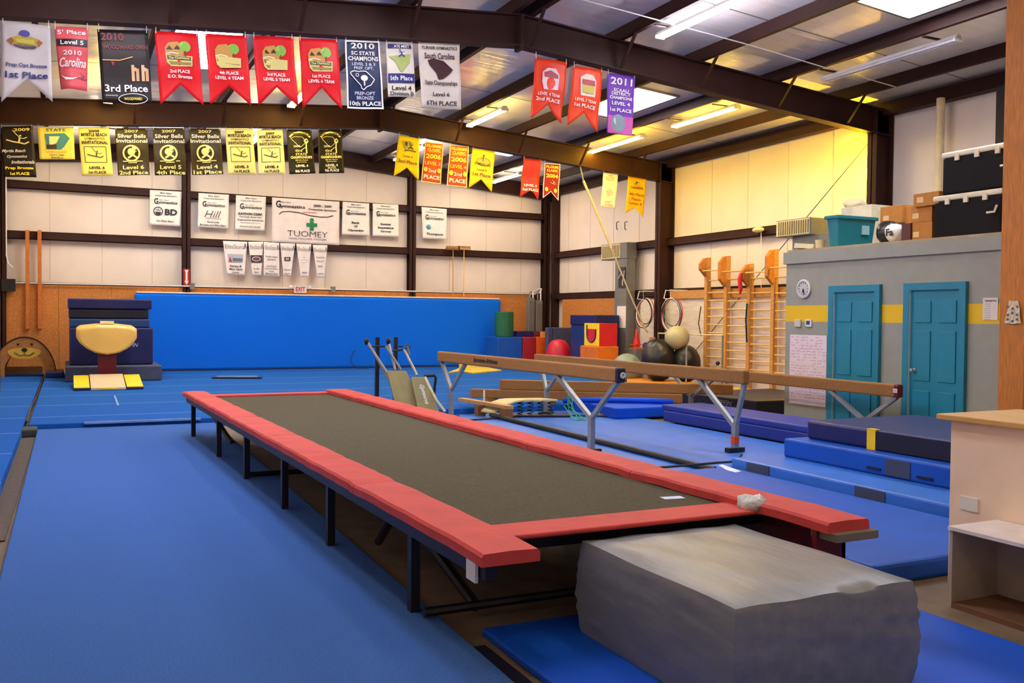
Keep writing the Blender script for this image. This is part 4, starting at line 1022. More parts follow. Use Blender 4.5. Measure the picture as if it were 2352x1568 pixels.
outline = [(-.58, 1.1), (-.52, .99), (-.40, .88), (-.24, .79), (0, .745), (.24, .79), (.40, .88), (.52, .99), (.58, 1.1), (.58, 1.28), (.5, 1.33), (.2, 1.365), (-.2, 1.365), (-.5, 1.33), (-.58, 1.28)]
secs = [(20.75, .86, -.02), (20.8, .97, -.01), (21.0, 1.0, 0), (21.6, 1.0, .02), (21.72, .9, .02)]
vs, fs = [], []; n = len(outline)
for y, k, dz in secs:
    for x, z in outline: vs.append((.74+x*k, y, 1.08+(z-1.08)*k+dz))
for i in range(len(secs)-1):
    for k in range(n): fs.append((i*n+k, i*n+(k+1) % n, (i+1)*n+(k+1) % n, (i+1)*n+k))
fs += [tuple(range(n-1, -1, -1)), tuple(range((len(secs)-1)*n, len(secs)*n))]
v.faces(vs, fs).build('padded_top', CREAM, vt, bevel=.02, smooth=True)
MB().box(.57, .92, 21.0, 21.35, .14, .85).build('column', DKRED, vt, bevel=.01)
MB().box(.35, 1.13, 20.75, 21.7, .121, .16).build('base', DKRED, vt)
MB().box(.62, .88, 21.1, 21.4, 1.38, 1.44).build('top_pad_label', mat('cream_label', (236, 226, 190), .5), vt)
sp = thing('springboard', 'beige carpeted springboard in front of the vaulting table', 'springboard', (.74, 20.0, .12))
MB().faces([(.4, 19.38, .17), (1.02, 19.38, .17), (1.02, 20.6, .36), (.4, 20.6, .36), (.4, 19.38, .13), (1.02, 19.38, .13), (1.02, 20.6, .32), (.4, 20.6, .32)], [(0, 1, 2, 3), (7, 6, 5, 4), (0, 4, 5, 1), (1, 5, 6, 2), (2, 6, 7, 3), (3, 7, 4, 0)]).build('deck', mat('beige_carpet', (206, 186, 150), .9, 0, .2, 60), sp)
MB().box(.58, .86, 19.374, 19.379, .14, .168).build('front_label', YELLOW, sp)
for x in (.5, .9):
    MB().path([(x+.05*math.cos(a*.8), 20.35+.05*math.sin(a*.8), .135+.17*a/30) for a in range(31)], .01, 5).build('coil_spring', BLACK, sp)
MB().box(.42, 1.0, 19.4, 20.6, .121, .135).build('base_board', NAVYD, sp)
sm = thing('safety_collar', 'yellow and navy padded collar around the springboard', 'mat', (.74, 20, .12))
for x0, x1 in ((.10, .385), (1.035, 1.34)):
    MB().prism([(x0, 19.4, .121), (x0, 20.6, .121), (x0, 20.6, .33), (x0, 19.4, .17)], (x1-x0, 0, 0)).build('side_block', NAVY, sm, bevel=.01)
    MB().prism([(x0+.005, 19.4, .172), (x0+.005, 20.6, .332), (x0+.005, 20.6, .345), (x0+.005, 19.4, .185)], (x1-x0-.01, 0, 0)).build('top_pad', YELLOW, sm)
MB().box(.10, 1.34, 20.62, 20.72, .121, .3).build('back_block', NAVY, sm)
# dog-faced arch
dg = thing('dog_face_arch', 'half round wooden arch cut and painted as a smiling dog', 'play arch', (-.92, 24.3, .12))
yy = 24.1; cx, zb = -.9, .121
def arc(r0, r1, y, d, n=24, sx=.72):
    P = [(cx+sx*r1*math.cos(PI*i/n), y, zb+r1*math.sin(PI*i/n)) for i in range(n+1)] + [(cx+sx*r0*math.cos(PI-PI*i/n), y, zb+r0*math.sin(PI-PI*i/n)) for i in range(n+1)]
    return MB().prism(P, (0, d, 0))
ARCHM = mat('painted_plywood', (176, 116, 52), .6, 0, .2, 10)
arc(.60, .90, yy, .04).build('front_panel', ARCHM, dg)
for s_ in (-1, 1): MB().box(cx+s_*.5-.1, cx+s_*.5+.1, yy-.02, yy-.003, zb, zb+.3).build('paw', ARCHM, dg)
arc(.90, .93, yy-.012, .06).build('outline', BLACK, dg)
arc(.60, .90, yy+.75, .04).build('back_panel', ARCHM, dg)
arc(.87, .895, yy+.042, .7).build('tunnel_wall', mat('dark_wood_inside', (120, 62, 26), .7), dg)
mz = MB().prism([(cx+.34*math.cos(2*PI*i/24), yy-.02, zb+.58+(.09 if math.sin(2*PI*i/24) > 0 else .17)*math.sin(2*PI*i/24)) for i in range(24)], (0, .018, 0)).build('muzzle', mat('yellow_paint', (220, 178, 60), .6), dg)
MB().prism([(cx+.06*math.cos(2*PI*i/12), yy-.03, zb+.62+.045*math.sin(2*PI*i/12)) for i in range(12)], (0, .009, 0)).build('nose', BLACK, mz)
MB().path([(cx-.2, yy-.024, zb+.56), (cx-.1, yy-.024, zb+.49), (cx, yy-.024, zb+.51), (cx, yy-.024, zb+.6), (cx, yy-.024, zb+.51), (cx+.1, yy-.024, zb+.49), (cx+.2, yy-.024, zb+.56)], .008, 5).build('mouth', BLACK, mz)
for s_ in (-.13, .15): MB().ball((cx+s_, yy-.01, zb+.75), .028, (1, .5, 1), 10).build('eye', BLACK, dg)
tag(MB().box(XL+.1, -.55, 25.2, 25.3, .121, .3).build('wooden_kick_board', mat('dark_wood', (130, 84, 40), .6)), 'low dark board at the foot of the wall behind the dog arch', 'board')
A = at(545, 868, Z=.13)
t = thing('floor_plate', 'thin dark board with a pale top lying alone on the blue carpet', 'board', (A.x, A.y, .12))
MB().obox((A.x, A.y, .14), 1.1, .3, .03, (0, 0, -.3)).build('board', NAVYD, t)
MB().obox((A.x, A.y+.03, .165), .9, .16, .02, (0, 0, -.3)).build('pale_top', mat('pale_blue_carpet_top', (120, 150, 200), .8), t)
tag(MB().prism([at(1030, 857, Z=.122), at(1060, 853, Z=.122), at(1085, 858, Z=.122), at(1152, 852, Z=.122), at(1110, 843, Z=.122), at(1078, 838, Z=.122), at(1058, 846, Z=.122)], (0, 0, .03)).build('yellow_floor_mat', YELLOW), 'flat yellow angular mat on the carpet under the first beam', 'mat')
tag(MB().box(at(1062, 850, Z=.15).x-.12, at(1062, 850, Z=.15).x+.12, 22.9, 23.1, .155, .40).build('yellow_block', YELLOW), 'small yellow block standing on the flat yellow mat', 'block')
tag(MB().path([(7.35, 25.53, .62), (7.25, 25.5, .5), (7.2, 25.4, .3), (7.3, 25.2, .135), (7.55, 25.1, .135), (7.7, 25.3, .135)], .012, 6).build('black_cable', BLACK), 'short black cord curling down the foot of the blue wall pad', 'cord')
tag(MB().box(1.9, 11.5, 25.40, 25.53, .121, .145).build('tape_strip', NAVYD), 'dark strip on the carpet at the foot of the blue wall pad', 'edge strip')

# ------------------------------------------------------------------ foam blocks and kit in the back right corner
def pxbox(x0p, x1p, ytp, ybp, yf, dep, **k):
    a, b = at(x0p, ytp, Y=yf), at(x1p, ybp, Y=yf)
    return MB().box(a.x, b.x, yf, yf+dep, b.z, a.z)
a = at(1163, 716, Y=24.4); b = at(1163, 773, Y=24.4)
bl = at(1143, 774, Y=24.1)
GBZ = bl.z
GF = 'foam shapes in the back right corner'
o = MB().lathe((a.x, 24.55, GBZ+.002), [(.27, 0), (.28, .02), (.28, a.z-GBZ-.02), (.27, a.z-GBZ)], 28).build('foam_cylinder', GREEN, smooth=False); tag(o, 'dark green foam cylinder standing on the blue block', 'foam block', GF)
o = MB().box(at(1143, 800, Y=24.2).x, at(1200, 800, Y=24.2).x, 24.2, 25.1, .121, GBZ).build('foam_block', BLUE, bevel=.02); tag(o, 'blue foam block under the green cylinder', 'foam block', GF)
o = MB().box(at(1201, 800, Y=24.2).x, at(1231, 800, Y=24.2).x, 24.2, 25.0, .121, GBZ).build('foam_block', mat('crimson_foam', (168, 22, 44), .55), bevel=.02); tag(o, 'crimson foam block between the blue and orange blocks', 'foam block', GF)
o = MB().box(at(1232, 800, Y=24.2).x, at(1256, 800, Y=24.2).x, 24.2, 25.0, .0, GBZ).build('foam_block', mat('orange_foam', (242, 96, 22), .55), bevel=.02); tag(o, 'orange foam block beside the crimson block', 'foam block', GF)
o = MB().box(at(1184, 765, Y=24.6).x, at(1222, 765, Y=24.6).x, 24.5, 25.0, GBZ, GBZ+.17).build('foam_wedge', NAVY, bevel=.02); tag(o, 'thin navy foam slab lying on the crimson block', 'foam block', GF)
o = MB().box(at(1223, 765, Y=24.6).x, at(1246, 765, Y=24.6).x, 24.5, 25.0, GBZ, GBZ+.16).build('foam_wedge', mat('maroon_foam', (96, 20, 44), .55), bevel=.02); tag(o, 'short maroon foam slab on the orange block', 'foam block', GF)
o = MB().box(at(1246, 765, Y=24.3).x, at(1254, 765, Y=24.3).x, 24.3, 24.45, GBZ, GBZ+.16).build('foam_offcut', mat('tan_foam', (206, 150, 60), .6)); tag(o, 'tiny tan foam offcut beside the maroon slab', 'foam block', GF)
for i, (xa, xb, yt, lab) in enumerate(((1257, 1267, 752, 'narrow grey foam panel leaning at the corner column'), (1269, 1320, 752, 'wide slate grey foam panel standing behind the red dome'))):
    a, b = at(xa, yt, Y=23.6), at(xb, 830, Y=23.6)
    tag(MB().box(a.x, b.x, 23.55, 23.75, 0, a.z).build('foam_slab', GREYB, bevel=.02), lab, 'foam panel')
ce = at(1295, 700, Y=25.0)
for x_, w_, zt, lab in ((12.62, .2, 2.2, 'left grey electrical cabinet in the back corner'), (12.88, .22, 2.12, 'right grey electrical cabinet in the back corner')):
    t = thing('electrical_cabinet', lab, 'electrical cabinet', (x_, 24.9, .6))
    MB().box(x_-w_/2, x_+w_/2, 24.85, 25.02, .55, zt).build('case', GREYD, t, bevel=.01)
    MB().box(x_-w_/2+.02, x_+w_/2-.02, 24.838, 24.85, .75, zt-.1).build('door', mat('grey_door_metal', (112, 112, 110), .4, .3), t)
for k, x_ in enumerate((12.6, 12.7, 12.86, 12.96)):
    tag(MB().path([(x_, 24.93, 2.1), (x_, 24.93, 2.36+.02*k), (13.0+.06*k, 25.3, 2.42+.02*k), (13.2, 25.6, 2.42+.02*k)], .022, 8).build('conduit_pipe', WHITE if k % 2 else GREYD), ['grey conduit rising leftmost above the electrical cabinets', 'white conduit second above the electrical cabinets', 'grey conduit third above the electrical cabinets', 'white conduit rightmost above the electrical cabinets'][k], 'pipe')
# red dome
a = at(1295, 780, Y=22.6)
o = MB().lathe((a.x, 22.9, 0), [(.36, 0), (.36, .45), (.34, .68), (.28, .85), (.18, .96), (.06, a.z), (.01, a.z+.005)], 24).build('foam_dome', mat('red_dome_vinyl', (196, 20, 52), .45), smooth=True); tag(o, 'round topped red foam shape in front of the slate panel', 'foam block', GF)
# navy stack
X0 = 12.62
t = thing('navy_mat_stack', 'tall navy folded mats standing behind the yellow and red cube', 'mat', (13.0, 21.6, 0))
ya, yb = at(1368, 740, X=X0).y, at(1311, 740, X=X0).y
zt = at(1368, 723, X=X0).z
MB().box(X0, 13.36, ya, yb, 0, zt-.28).build('lower_mat', mat('navy_blue_vinyl', (22, 48, 116), .4, 0, .15, 5), t, bevel=.03)
MB().box(X0-.02, 13.36, ya-.02, yb+.02, zt-.28, zt).build('upper_mat', NAVY, t, bevel=.03)
# cube with U
X1 = 12.25
ya, yb = at(1376, 770, X=X1).y, at(1342, 770, X=X1).y
zt, zm = at(1376, 742, X=X1).z, at(1376, 795, X=X1).z
xr = at(1418, 770, Y=ya).x
t = thing('foam_cube', 'foam cube with one yellow face and one red face on the orange block', 'foam block', (X1+.25, (ya+yb)/2, zm), GF)
MB().box(X1+.01, xr, ya, yb, zm, zt).build('core', RED, t, bevel=.01)
MB().box(X1-.002, X1+.01, ya+.005, yb-.005, zm+.005, zt-.005).build('yellow_face', YELLOW, t)
yc = (ya+yb)/2; hw = (yb-ya)/2; zc = (zm+zt)/2+.02
pts = [(X1-.008, yc+.55*hw*math.cos(a_), zc-.02+.45*hw*1.3*math.sin(a_)) for a_ in [PI+PI*i/12 for i in range(13)]]
MB().prism([(X1-.006, yc+.55*hw*math.cos(a_), zc+.55*hw*math.sin(a_)) for a_ in [PI+PI*i/12 for i in range(13)]]+[(X1-.006, yc+.55*hw, zc+.12), (X1-.006, yc-.55*hw, zc+.12)], (.003, 0, 0)).build('red_patch', RED, t)
MB().path([(X1-.01, yc+.6*hw, zt-.05), (X1-.01, yc+.6*hw, zc)]+[(X1-.01, yc-.6*hw*math.cos(PI+a_*0+PI*i/12)*1, zc-.6*hw*math.sin(PI*i/12)) for i in range(13) for a_ in (0,)]+[(X1-.01, yc-.6*hw, zc+.12)], .018, 6).build('blue_piping', NAVY, t)
o = MB().box(X1-.1, xr+.02, ya-.05, yb+.05, .0, zm-.002).build('foam_block', mat('burnt_orange_vinyl', (216, 112, 22), .5), bevel=.03); tag(o, 'burnt orange foam block under the yellow and red cube', 'foam block', GF)
# duct unit on the right wall
t = thing('air_handler', 'tall grey air handler cabinet with a poster, left of the tall column', 'air handler', (13.6, 21.1, 0))
AX, ya, yb = 13.415, 20.86, 21.45
MB().box(AX, 13.69, ya, yb, 0, 2.35).build('cabinet', GREYD, t, bevel=.01)
MB().box(AX+.01, 13.69, ya+.01, yb-.01, 2.35, 3.2).build('duct', GREYD, t)
MB().box(AX-.01, 13.72, ya-.01, 22.15, 3.2, 3.63).build('plenum', GREYD, t, bevel=.01)
g = MB().box(AX-.025, AX-.01, 21.17, 22.12, 3.23, 3.61).build('grille', mat('cream_grille', (224, 208, 150), .5), t)
for k in range(12):
    y = 21.2+k*.075
    MB().box(AX-.035, AX-.025, y, y+.025, 3.26, 3.58).build('fin', mat('dark_fin', (120, 100, 60), .6), g)
a, b = at(1420, 614, X=AX-.02), at(1435, 660, X=AX-.02)
PO = thing('gymnast_poster', 'small dark poster of a gymnast on the air handler duct', 'poster', (AX-.012, (a.y+b.y)/2, b.z))
MB().box(AX-.012, AX-.001, b.y, a.y, b.z, a.z).build('sheet', flat((50, 48, 50)), PO)
MB().path([(AX-.02, a.y-.02, a.z-.3), (AX-.02, (a.y+b.y)/2, a.z-.15), (AX-.02, b.y+.02, a.z-.1), (AX-.02, (a.y+b.y)/2-.05, a.z-.4), (AX-.02, b.y+.1, b.z+.05)], .02, 6).build('figure', flat((196, 186, 180)), PO)
a, b = at(1417, 703, X=AX-.02), at(1436, 753, X=AX-.02)
tag(MB().box(AX-.012, AX-.001, b.y, a.y, b.z, a.z).build('notice_sheet', flat((240, 228, 226))), 'white notice sheet on the lower part of the air handler', 'paper')
# exercise balls, bean bags
GBL = 'exercise balls by the air handler'
for px, py, r, Y_, m, lab in ((1378, 836, .26, 20.0, mat('white_ball', (226, 220, 208), .4), 'whitish exercise ball in front of the orange block'), (1440, 843, .37, 19.2, mat('grey_ball', (132, 148, 140), .4), 'grey green exercise ball just behind the second beam')):
    c = at(px, py, Y=Y_); c.z = r
    tag(MB().ball(c, r, (1, 1, 1), 24).build('exercise_ball', m, smooth=True), lab, 'exercise ball', GBL)
    S_ = c
c1 = at(1512, 830, Y=18.0); c2 = at(1572, 830, Y=17.6)
BAG = mat('black_bag_vinyl', (20, 18, 20), .35, 0, .2, 8, .3, 10)
tag(MB().ball((c1.x, c1.y, .63), .49, (.8, .9, 1.0), 22, .05).build('bean_bag', BAG, smooth=True), 'tall black bean bag at the foot of the tall column', 'bean bag')
tag(MB().ball((c2.x+.05, c2.y, .56), .42, (.8, .8, 1.0), 22, .05).build('bean_bag', BAG, smooth=True), 'smaller black bean bag right of the tall one, beside the stall bars', 'bean bag')
c3 = at(1555, 776, Y=17.8)
tag(MB().ball(c3, .29, (1, 1, 1), 24).build('exercise_ball', mat('sage_ball', (176, 172, 134), .4), smooth=True), 'sage green exercise ball perched on top of the black bean bags', 'exercise ball', GBL)
a, b = at(1577, 795, Y=17.1), at(1577, 850, Y=17.1)
tag(MB().tube((a.x, 17.1, 0), (a.x, 17.1, a.z), .02, 8).build('metal_pole', CHROME), 'short bright metal pole standing before the smaller bean bag', 'pole')
# cones on a crate
c = at(1462, 800, Y=20.2)
tag(MB().box(c.x-.2, c.x+.25, 19.95, 20.5, 0, c.z-.0).build('storage_crate', GREYD, bevel=.02), 'grey crate under the traffic cones', 'crate')
for k, lab in enumerate(('lower of two nested orange traffic cones', 'upper of two nested orange traffic cones')):
    t = thing('traffic_cone', lab, 'traffic cone', (c.x, 20.2, c.z+.07*k), 'nested traffic cones')
    MB().box(c.x-.13, c.x+.13, 20.07, 20.33, c.z+.09*k+.002, c.z+.09*k+.022).build('base', mat('cone_orange', (240, 78, 26), .5), t)
    MB().lathe((c.x, 20.2, c.z+.09*k+.022), [(.1, 0), (.02, .38), (.015, .385)], 18).build('cone', mat('cone_orange', (240, 78, 26), .5) if k == 0 else mat('cone_red', (220, 40, 40), .5), t)
tag(MB().path([(c.x+.1+.07*math.cos(2*PI*i/16), 19.93, c.z+.075+.07*math.sin(2*PI*i/16)) for i in range(16)], .025, 8, True).build('blue_ring', BLUEB), 'small blue ring leaning on the traffic cones', 'ring')
a, b = at(1502, 775, Y=18.8), at(1484, 835, Y=18.7)
tag(MB().bar((a.x, 18.85, a.z), (b.x-.1, 18.6, 0.0), .14, .05).build('leaning_board', mat('dark_wood', (130, 84, 40), .6)), 'brown wooden board leaning beside the black bean bags', 'board')

# hula hoops on wire hooks beside the tall column
def hoops(yc, zt, specs, grp, labs):
    for k, (rgb, r, tilt, dy) in enumerate(specs):
        cy, cz = yc+dy, zt-r
        pts = [(13.36-.025*k+.04*math.sin(2*PI*i/40)*tilt, cy+r*math.cos(2*PI*i/40), cz+r*math.sin(2*PI*i/40)) for i in range(40)]
        tag(MB().path(pts, .013, 6, True).build('hula_hoop', mat('hoop_%02x%02x%02x' % rgb, rgb, .35)), labs[k], 'hula hoop', grp)
hoops(19.85, 2.12, [((206, 92, 40), .36, 1, 0), ((24, 22, 26), .33, -1, .03), ((236, 234, 232), .37, .5, -.02), ((30, 26, 24), .38, 0, -.01)], 'hula hoops left of the tall column',
      ['orange brown hula hoop hung left of the tall column', 'smallest black hula hoop hung left of the tall column', 'white hula hoop hung left of the tall column', 'large black hula hoop hung left of the tall column'])
hoops(18.68, 2.10, [((226, 60, 36), .40, 1, 0), ((226, 84, 60), .41, .6, .03), ((30, 110, 90), .34, -1, -.03), ((236, 234, 232), .41, -.6, -.05), ((28, 24, 26), .42, .2, -.08)], 'hula hoops right of the tall column',
      ['bright red hula hoop hung right of the tall column', 'coral red hula hoop hung right of the tall column', 'green hula hoop hung right of the tall column', 'white hula hoop hung right of the tall column', 'black hula hoop hung right of the tall column'])
for yc, lab in ((19.85, 'white wire hook holding the hoops left of the column'), (18.68, 'white wire hook holding the hoops right of the column')):
    tag(MB().path([(13.72, yc+.25, 2.3), (13.3, yc+.22, 2.3), (13.2, yc+.15, 2.1), (13.3, yc, 2.08), (13.2, yc-.1, 2.3), (13.72, yc-.1, 2.3)], .012, 6).build('wire_hook', WHITE), lab, 'hook')

# stall bars
sbars = thing('stall_bars', 'wooden wall bars with four hatchet topped uprights and many rungs', 'wall bars', (13.55, 16.3, 0))
ups = [(1623, 591, 633), (1668, 587, 656), (1721, 605, 656), (1777, 572, 650)]
YU = []
for px, pt, ph in ups:
    p = at(px, pt, X=13.5); y, z = p.y, p.z; zh = at(px, ph, X=13.5).z; YU.append(y)
    up = MB().box(13.48, 13.6, y-.05, y+.05, 0.0, z-.02).build('upright', WOOD, sbars, bevel=.005)
    MB().prism([(13.6, y-.045, z), (13.42, y-.045, z-.02), (13.3, y-.045, z-.16), (13.3, y-.045, zh+.14), (13.46, y-.045, zh-.02), (13.6, y-.045, zh-.05)], (0, .09, 0)).build('bracket_head', mat('oak_bracket', (184, 118, 44), .55, 0, .2, 12), up, bevel=.008)
YU.append(YU[-1]-.78)
for k in range(4):
    a, b = YU[k], YU[k+1]
    for r_ in range(11):
        z = .35+r_*.187-.02*k
        MB().tube((13.53, a, z), (13.53, b, z-.0), .017, 8).build('rung', mat('pale_rung', (220, 182, 112), .5), sbars)
    for z, x in ((2.72-.05*k+(.12 if k == 3 else 0), 13.36), (2.5, 13.53)):
        MB().tube((x, a, z), (x, b, z), .017, 8).build('rung', mat('pale_rung', (220, 182, 112), .5), sbars)
a = YU[2]
tag(MB().path([(13.28, a, 2.62), (13.26, a+.02, 2.5), (13.27, a, 2.25), (13.26, a, 2.15)], [.03, .05, .045, .02], 8).build('red_strap', RED), 'red strap hanging from the third upright of the wall bars', 'strap')
tag(MB().path([(13.44, a-.02, 1.95), (13.43, a, 1.6), (13.44, a-.03, 1.1)], .018, 6).build('black_strap', BLACK), 'black strap hanging down the third upright of the wall bars', 'strap')
tag(MB().path([(13.42, YU[0]+.08, 1.9), (13.4, YU[0]+.14, 1.5), (13.42, YU[0]+.06, 1.2)], .012, 6).build('black_strap', BLACK), 'thin black cord hanging at the first upright of the wall bars', 'cord')
# low pipe frame before the bars
t = thing('pipe_frame', 'thin pipe frame with one long rail in front of the wall bars', 'rail', (13.2, 17.4, 0))
a, b = at(1512, 765, X=13.1), at(1660, 768, X=13.1)
MB().tube(a, (13.1, b.y, a.z), .016, 8).build('rail', mat('cream_pipe', (224, 206, 160), .5), t)
MB().tube((13.1, b.y, a.z), (13.1, b.y, 0), .022, 8).build('leg', GREYD, t)
MB().tube((13.1, a.y, a.z), (13.1, a.y, 0), .016, 8).build('leg', GREYD, t)
MB().ball((13.07, b.y+.12, .62), .05, (1, 1, 1), 10).build('knob', BLACK, t)
# wire and lamp on the wall
a = at(1748, 528, X=13.7)
t = thing('wall_floodlight', 'small cream floodlight on the girt above the wall bars', 'lamp', (13.7, a.y, a.z-.05))
MB().ball((13.62, a.y, a.z), .12, (.8, 1.4, .5), 16).build('head', mat('cream_paint', (234, 220, 160), .4), t, smooth=True)
MB().tube((13.62, a.y, a.z), (13.75, a.y, a.z+.03), .03, 8).build('arm', WHITE, t)
tag(MB().path([(13.66, a.y-.05, a.z-.06), (13.66, a.y-.06, 2.9), (13.66, a.y-.08, 2.3)], .008, 5).build('power_cable', WHITE), 'thin pale cord hanging from the wall floodlight', 'cord')
# cross brace rod on the right wall
A, B = at(2002, 320, X=13.68), at(1593, 812, X=13.68)
tag(MB().tube(A, (13.66, B.y, max(B.z, .5)), .008, 6).build('brace_rod', BLACK), 'thin diagonal brace rod crossing the yellow lit wall', 'rod')
# climbing rope drawn to the wall
A, M_, B = at(1333, 372, Y=19.45), at(1340, 415, Y=19.4), at(1480, 752, Y=19.3)
t = thing('climbing_rope', 'pale climbing rope tied back from the farther rafter to the right wall', 'rope', (B.x, B.y, B.z))
A.z = min(A.z, roof(A.x)-.69)
MB().path([A, M_], .018, 8).build('hanger', GREYD, t)
MB().path([M_, M_.lerp(B, .45)], .032, 8).build('upper_rope', mat('pale_rope', (224, 206, 150), .8), t)
MB().path([M_.lerp(B, .45), M_.lerp(B, .75)+Vector((0, 0, -.04)), B, B+Vector((.1, 0, -.12))], .022, 8).build('lower_rope', mat('grey_rope', (186, 172, 140), .8), t)
# orange and navy mats along the right wall
def floor_poly(pts, z): return [(min(at(x, y, Z=z).x, 13.15), at(x, y, Z=z).y, 0.0) for x, y in pts]
tag(MB().prism(floor_poly([(1440, 868), (1560, 869), (1655, 874), (1590, 880), (1500, 893), (1440, 893)], .14), (0, 0, .14)).build('landing_mat', ORANGE, bevel=.02), 'orange mat on the floor seen under the second beam', 'mat')
tag(MB().prism(floor_poly([(1672, 884), (1752, 880), (1744, 893), (1690, 900)], .12), (0, 0, .12)).build('landing_mat', ORANGE, bevel=.02), 'orange mat on the floor seen under the third beam', 'mat')
tag(MB().prism(floor_poly([(1514, 897), (1594, 884), (1664, 880), (1648, 899), (1560, 907)], .14), (0, 0, .12)).build('landing_mat', NAVY, bevel=.02), 'navy mat between the two orange mats under the beams', 'mat')
t = thing('folding_mat', 'dark navy mat with faint white print at the corner of the office', 'mat', (11.0, 12.6, 0))
MB().box(9.95, 12.0, 11.6, 13.6, 0, .3).build('cover', NAVYD, t, bevel=.03)
mb = MB(); text_on(mb, 'TIFFIN', (9.945, 12.4, .2), (0, -1, 0), (0, 0, 1), .4, .08, .01, .3); mb.build('lettering', flat((150, 154, 180)), t)

# ------------------------------------------------------------------ office
OX = 9.8
OM = office_mat()
struct('wall_office', MB().box(OX, OX+.12, 5.2, 10.8, 0, 2.6).box(OX+.12, XR-.2, 10.68, 10.8, 0, 2.6), OM)
struct('trim_70', MB().box(OX-.04, OX+.2, 5.2, 10.83, 2.44, 2.615), GREYW)
struct('ceiling_office', MB().box(OX+.02, XR-.2, 5.2, 10.8, 2.605, 2.65), mat('plywood_deck', (170, 150, 120), .7))
def door(nm, pl, pr, lab, knob):
    y1, y0 = at(pl, 800, X=OX).y, at(pr, 800, X=OX).y
    zt = 2.085
    d = MB().box(OX-.012, OX-.004, y0+.09, y1-.09, .02, zt-.09)
    o = struct(nm, d, TEAL, lab)
    fr = MB().box(OX-.055, OX-.001, y0, y0+.09, 0, zt).box(OX-.055, OX-.001, y1-.09, y1, 0, zt).box(OX-.055, OX-.001, y0+.09, y1-.09, zt-.09, zt)
    struct('door_frame', fr, TEAL, parent=o)
    struct('door_edge', MB().box(OX-.047, OX-.012, y1-.098, y1-.09, 0, zt-.09), mat('worn_edge', (170, 204, 206), .5), parent=o)
    yc = (y0+y1)/2; w = (y1-y0)/2-.09
    for za, zb_ in ((.2, .72), (.84, 1.48), (1.58, 1.86)):
        for s_ in (-1, 1):
            ya, yb = yc+s_*w*.5-w*.34, yc+s_*w*.5+w*.34
            struct('door_panel', MB().box(OX-.026, OX-.012, ya, yb, za, zb_), TEAL, bevel=.012, parent=o)
    if knob:
        k = MB().lathe((OX-.03, y1-.17, .97), [(.028, -.0), (.012, -.015), (.03, -.045), (.026, -.06), (.005, -.065)], 14, 'x')
        struct('door_knob', k, CHROME, parent=o)
door('door_1', 1907, 2024, 'left teal panelled office door', False)
door('door_2', 2079, 2222, 'right teal panelled office door', True)
# items on the office wall
a = at(1846, 663, X=OX-.02)
t = thing('wall_clock', 'round white wall clock on the grey office wall', 'clock', (OX-.01, a.y, a.z-.14))
MB().lathe((OX, a.y, a.z), [(.135, -.001), (.14, -.03), (.115, -.04), (.11, -.02), (.001, -.02)], 32, 'x').build('rim', WHITE, t)
MB().lathe((OX-.021, a.y, a.z), [(.11, -.0), (.11, -.004), (.001, -.004)], 32, 'x').build('face', flat((206, 204, 200)), t)
MB().bar((OX-.03, a.y, a.z), (OX-.03, a.y-.02, a.z-.08), .008, .01).build('hour_hand', BLACK, t)
MB().bar((OX-.03, a.y, a.z), (OX-.03, a.y+.012, a.z-.055), .01, .012).build('minute_hand', BLACK, t)
mk = MB()
for k in range(12):
    an = k*PI/6; mk.box(OX-.0275, OX-.0255, a.y+.09*math.cos(an)-.006, a.y+.09*math.cos(an)+.006, a.z+.09*math.sin(an)-.008, a.z+.09*math.sin(an)+.008)
mk.build('numerals', BLACK, t)
for px, dark, lab in ((1832, False, 'left beige thermostat below the yellow stripe'), (1857, True, 'right white thermostat with a dark screen below the yellow stripe')):
    a = at(px, 742, X=OX-.02)
    t = thing('thermostat', lab, 'thermostat', (OX-.01, a.y, a.z-.06))
    MB().box(OX-.03, OX-.001, a.y-.06, a.y+.06, a.z-.055, a.z+.055).build('case', WHITE if dark else mat('beige_plastic', (220, 210, 180), .5), t, bevel=.006)
    MB().box(OX-.033, OX-.03, a.y-.035, a.y+.035, a.z-.02, a.z+.035).build('screen', flat((50, 70, 66)) if dark else mat('beige_plastic', (220, 210, 180), .5), t)
a, b = at(1815, 768, X=OX-.01), at(1896, 935, X=OX-.01)
t = thing('whiteboard_sheet', 'tall white sheet covered in red handwriting left of the teal doors', 'paper', (OX-.008, (a.y+b.y)/2, b.z))
ya, yb, za, zb = b.y, a.y, b.z, a.z
MB().box(OX-.012, OX-.002, ya, yb, za, zb).build('sheet', flat((240, 226, 226)), t)
wr = MB(); random.seed(11)
for r_ in range(22):
    z = zb-.03-r_*(zb-za-.1)/22
    y = yb-.03
    while y > ya+.06:
        L = random.uniform(.02, .09)
        if random.random() < .8:
            pts = [(OX-.0135, y-L*i/5, z+random.uniform(-.008, .008)) for i in range(6)]
            for p, q in zip(pts, pts[1:]): wr.faces([p, q, (q[0], q[1], q[2]-.006), (p[0], p[1], p[2]-.006)], [(0, 1, 2, 3)])
        y -= L+random.uniform(.01, .05)
wo = wr.build('handwriting', flat((206, 90, 100)), t); wo['kind'] = 'stuff'
a, b = at(2258, 684, X=OX-.01), at(2291, 735, X=OX-.01)
t = thing('notice_sheet', 'white printed notice on the yellow stripe right of the doors', 'paper', (OX-.008, (a.y+b.y)/2, b.z))
MB().box(OX-.01, OX-.002, b.y, a.y, b.z, a.z).build('sheet', flat((236, 226, 214)), t)
pm = MB()
text_on(pm, 'TEAM MEETING', (OX-.0115, (a.y+b.y)/2, a.z-.035), (0, -1, 0), (0, 0, 1), .16, .024)
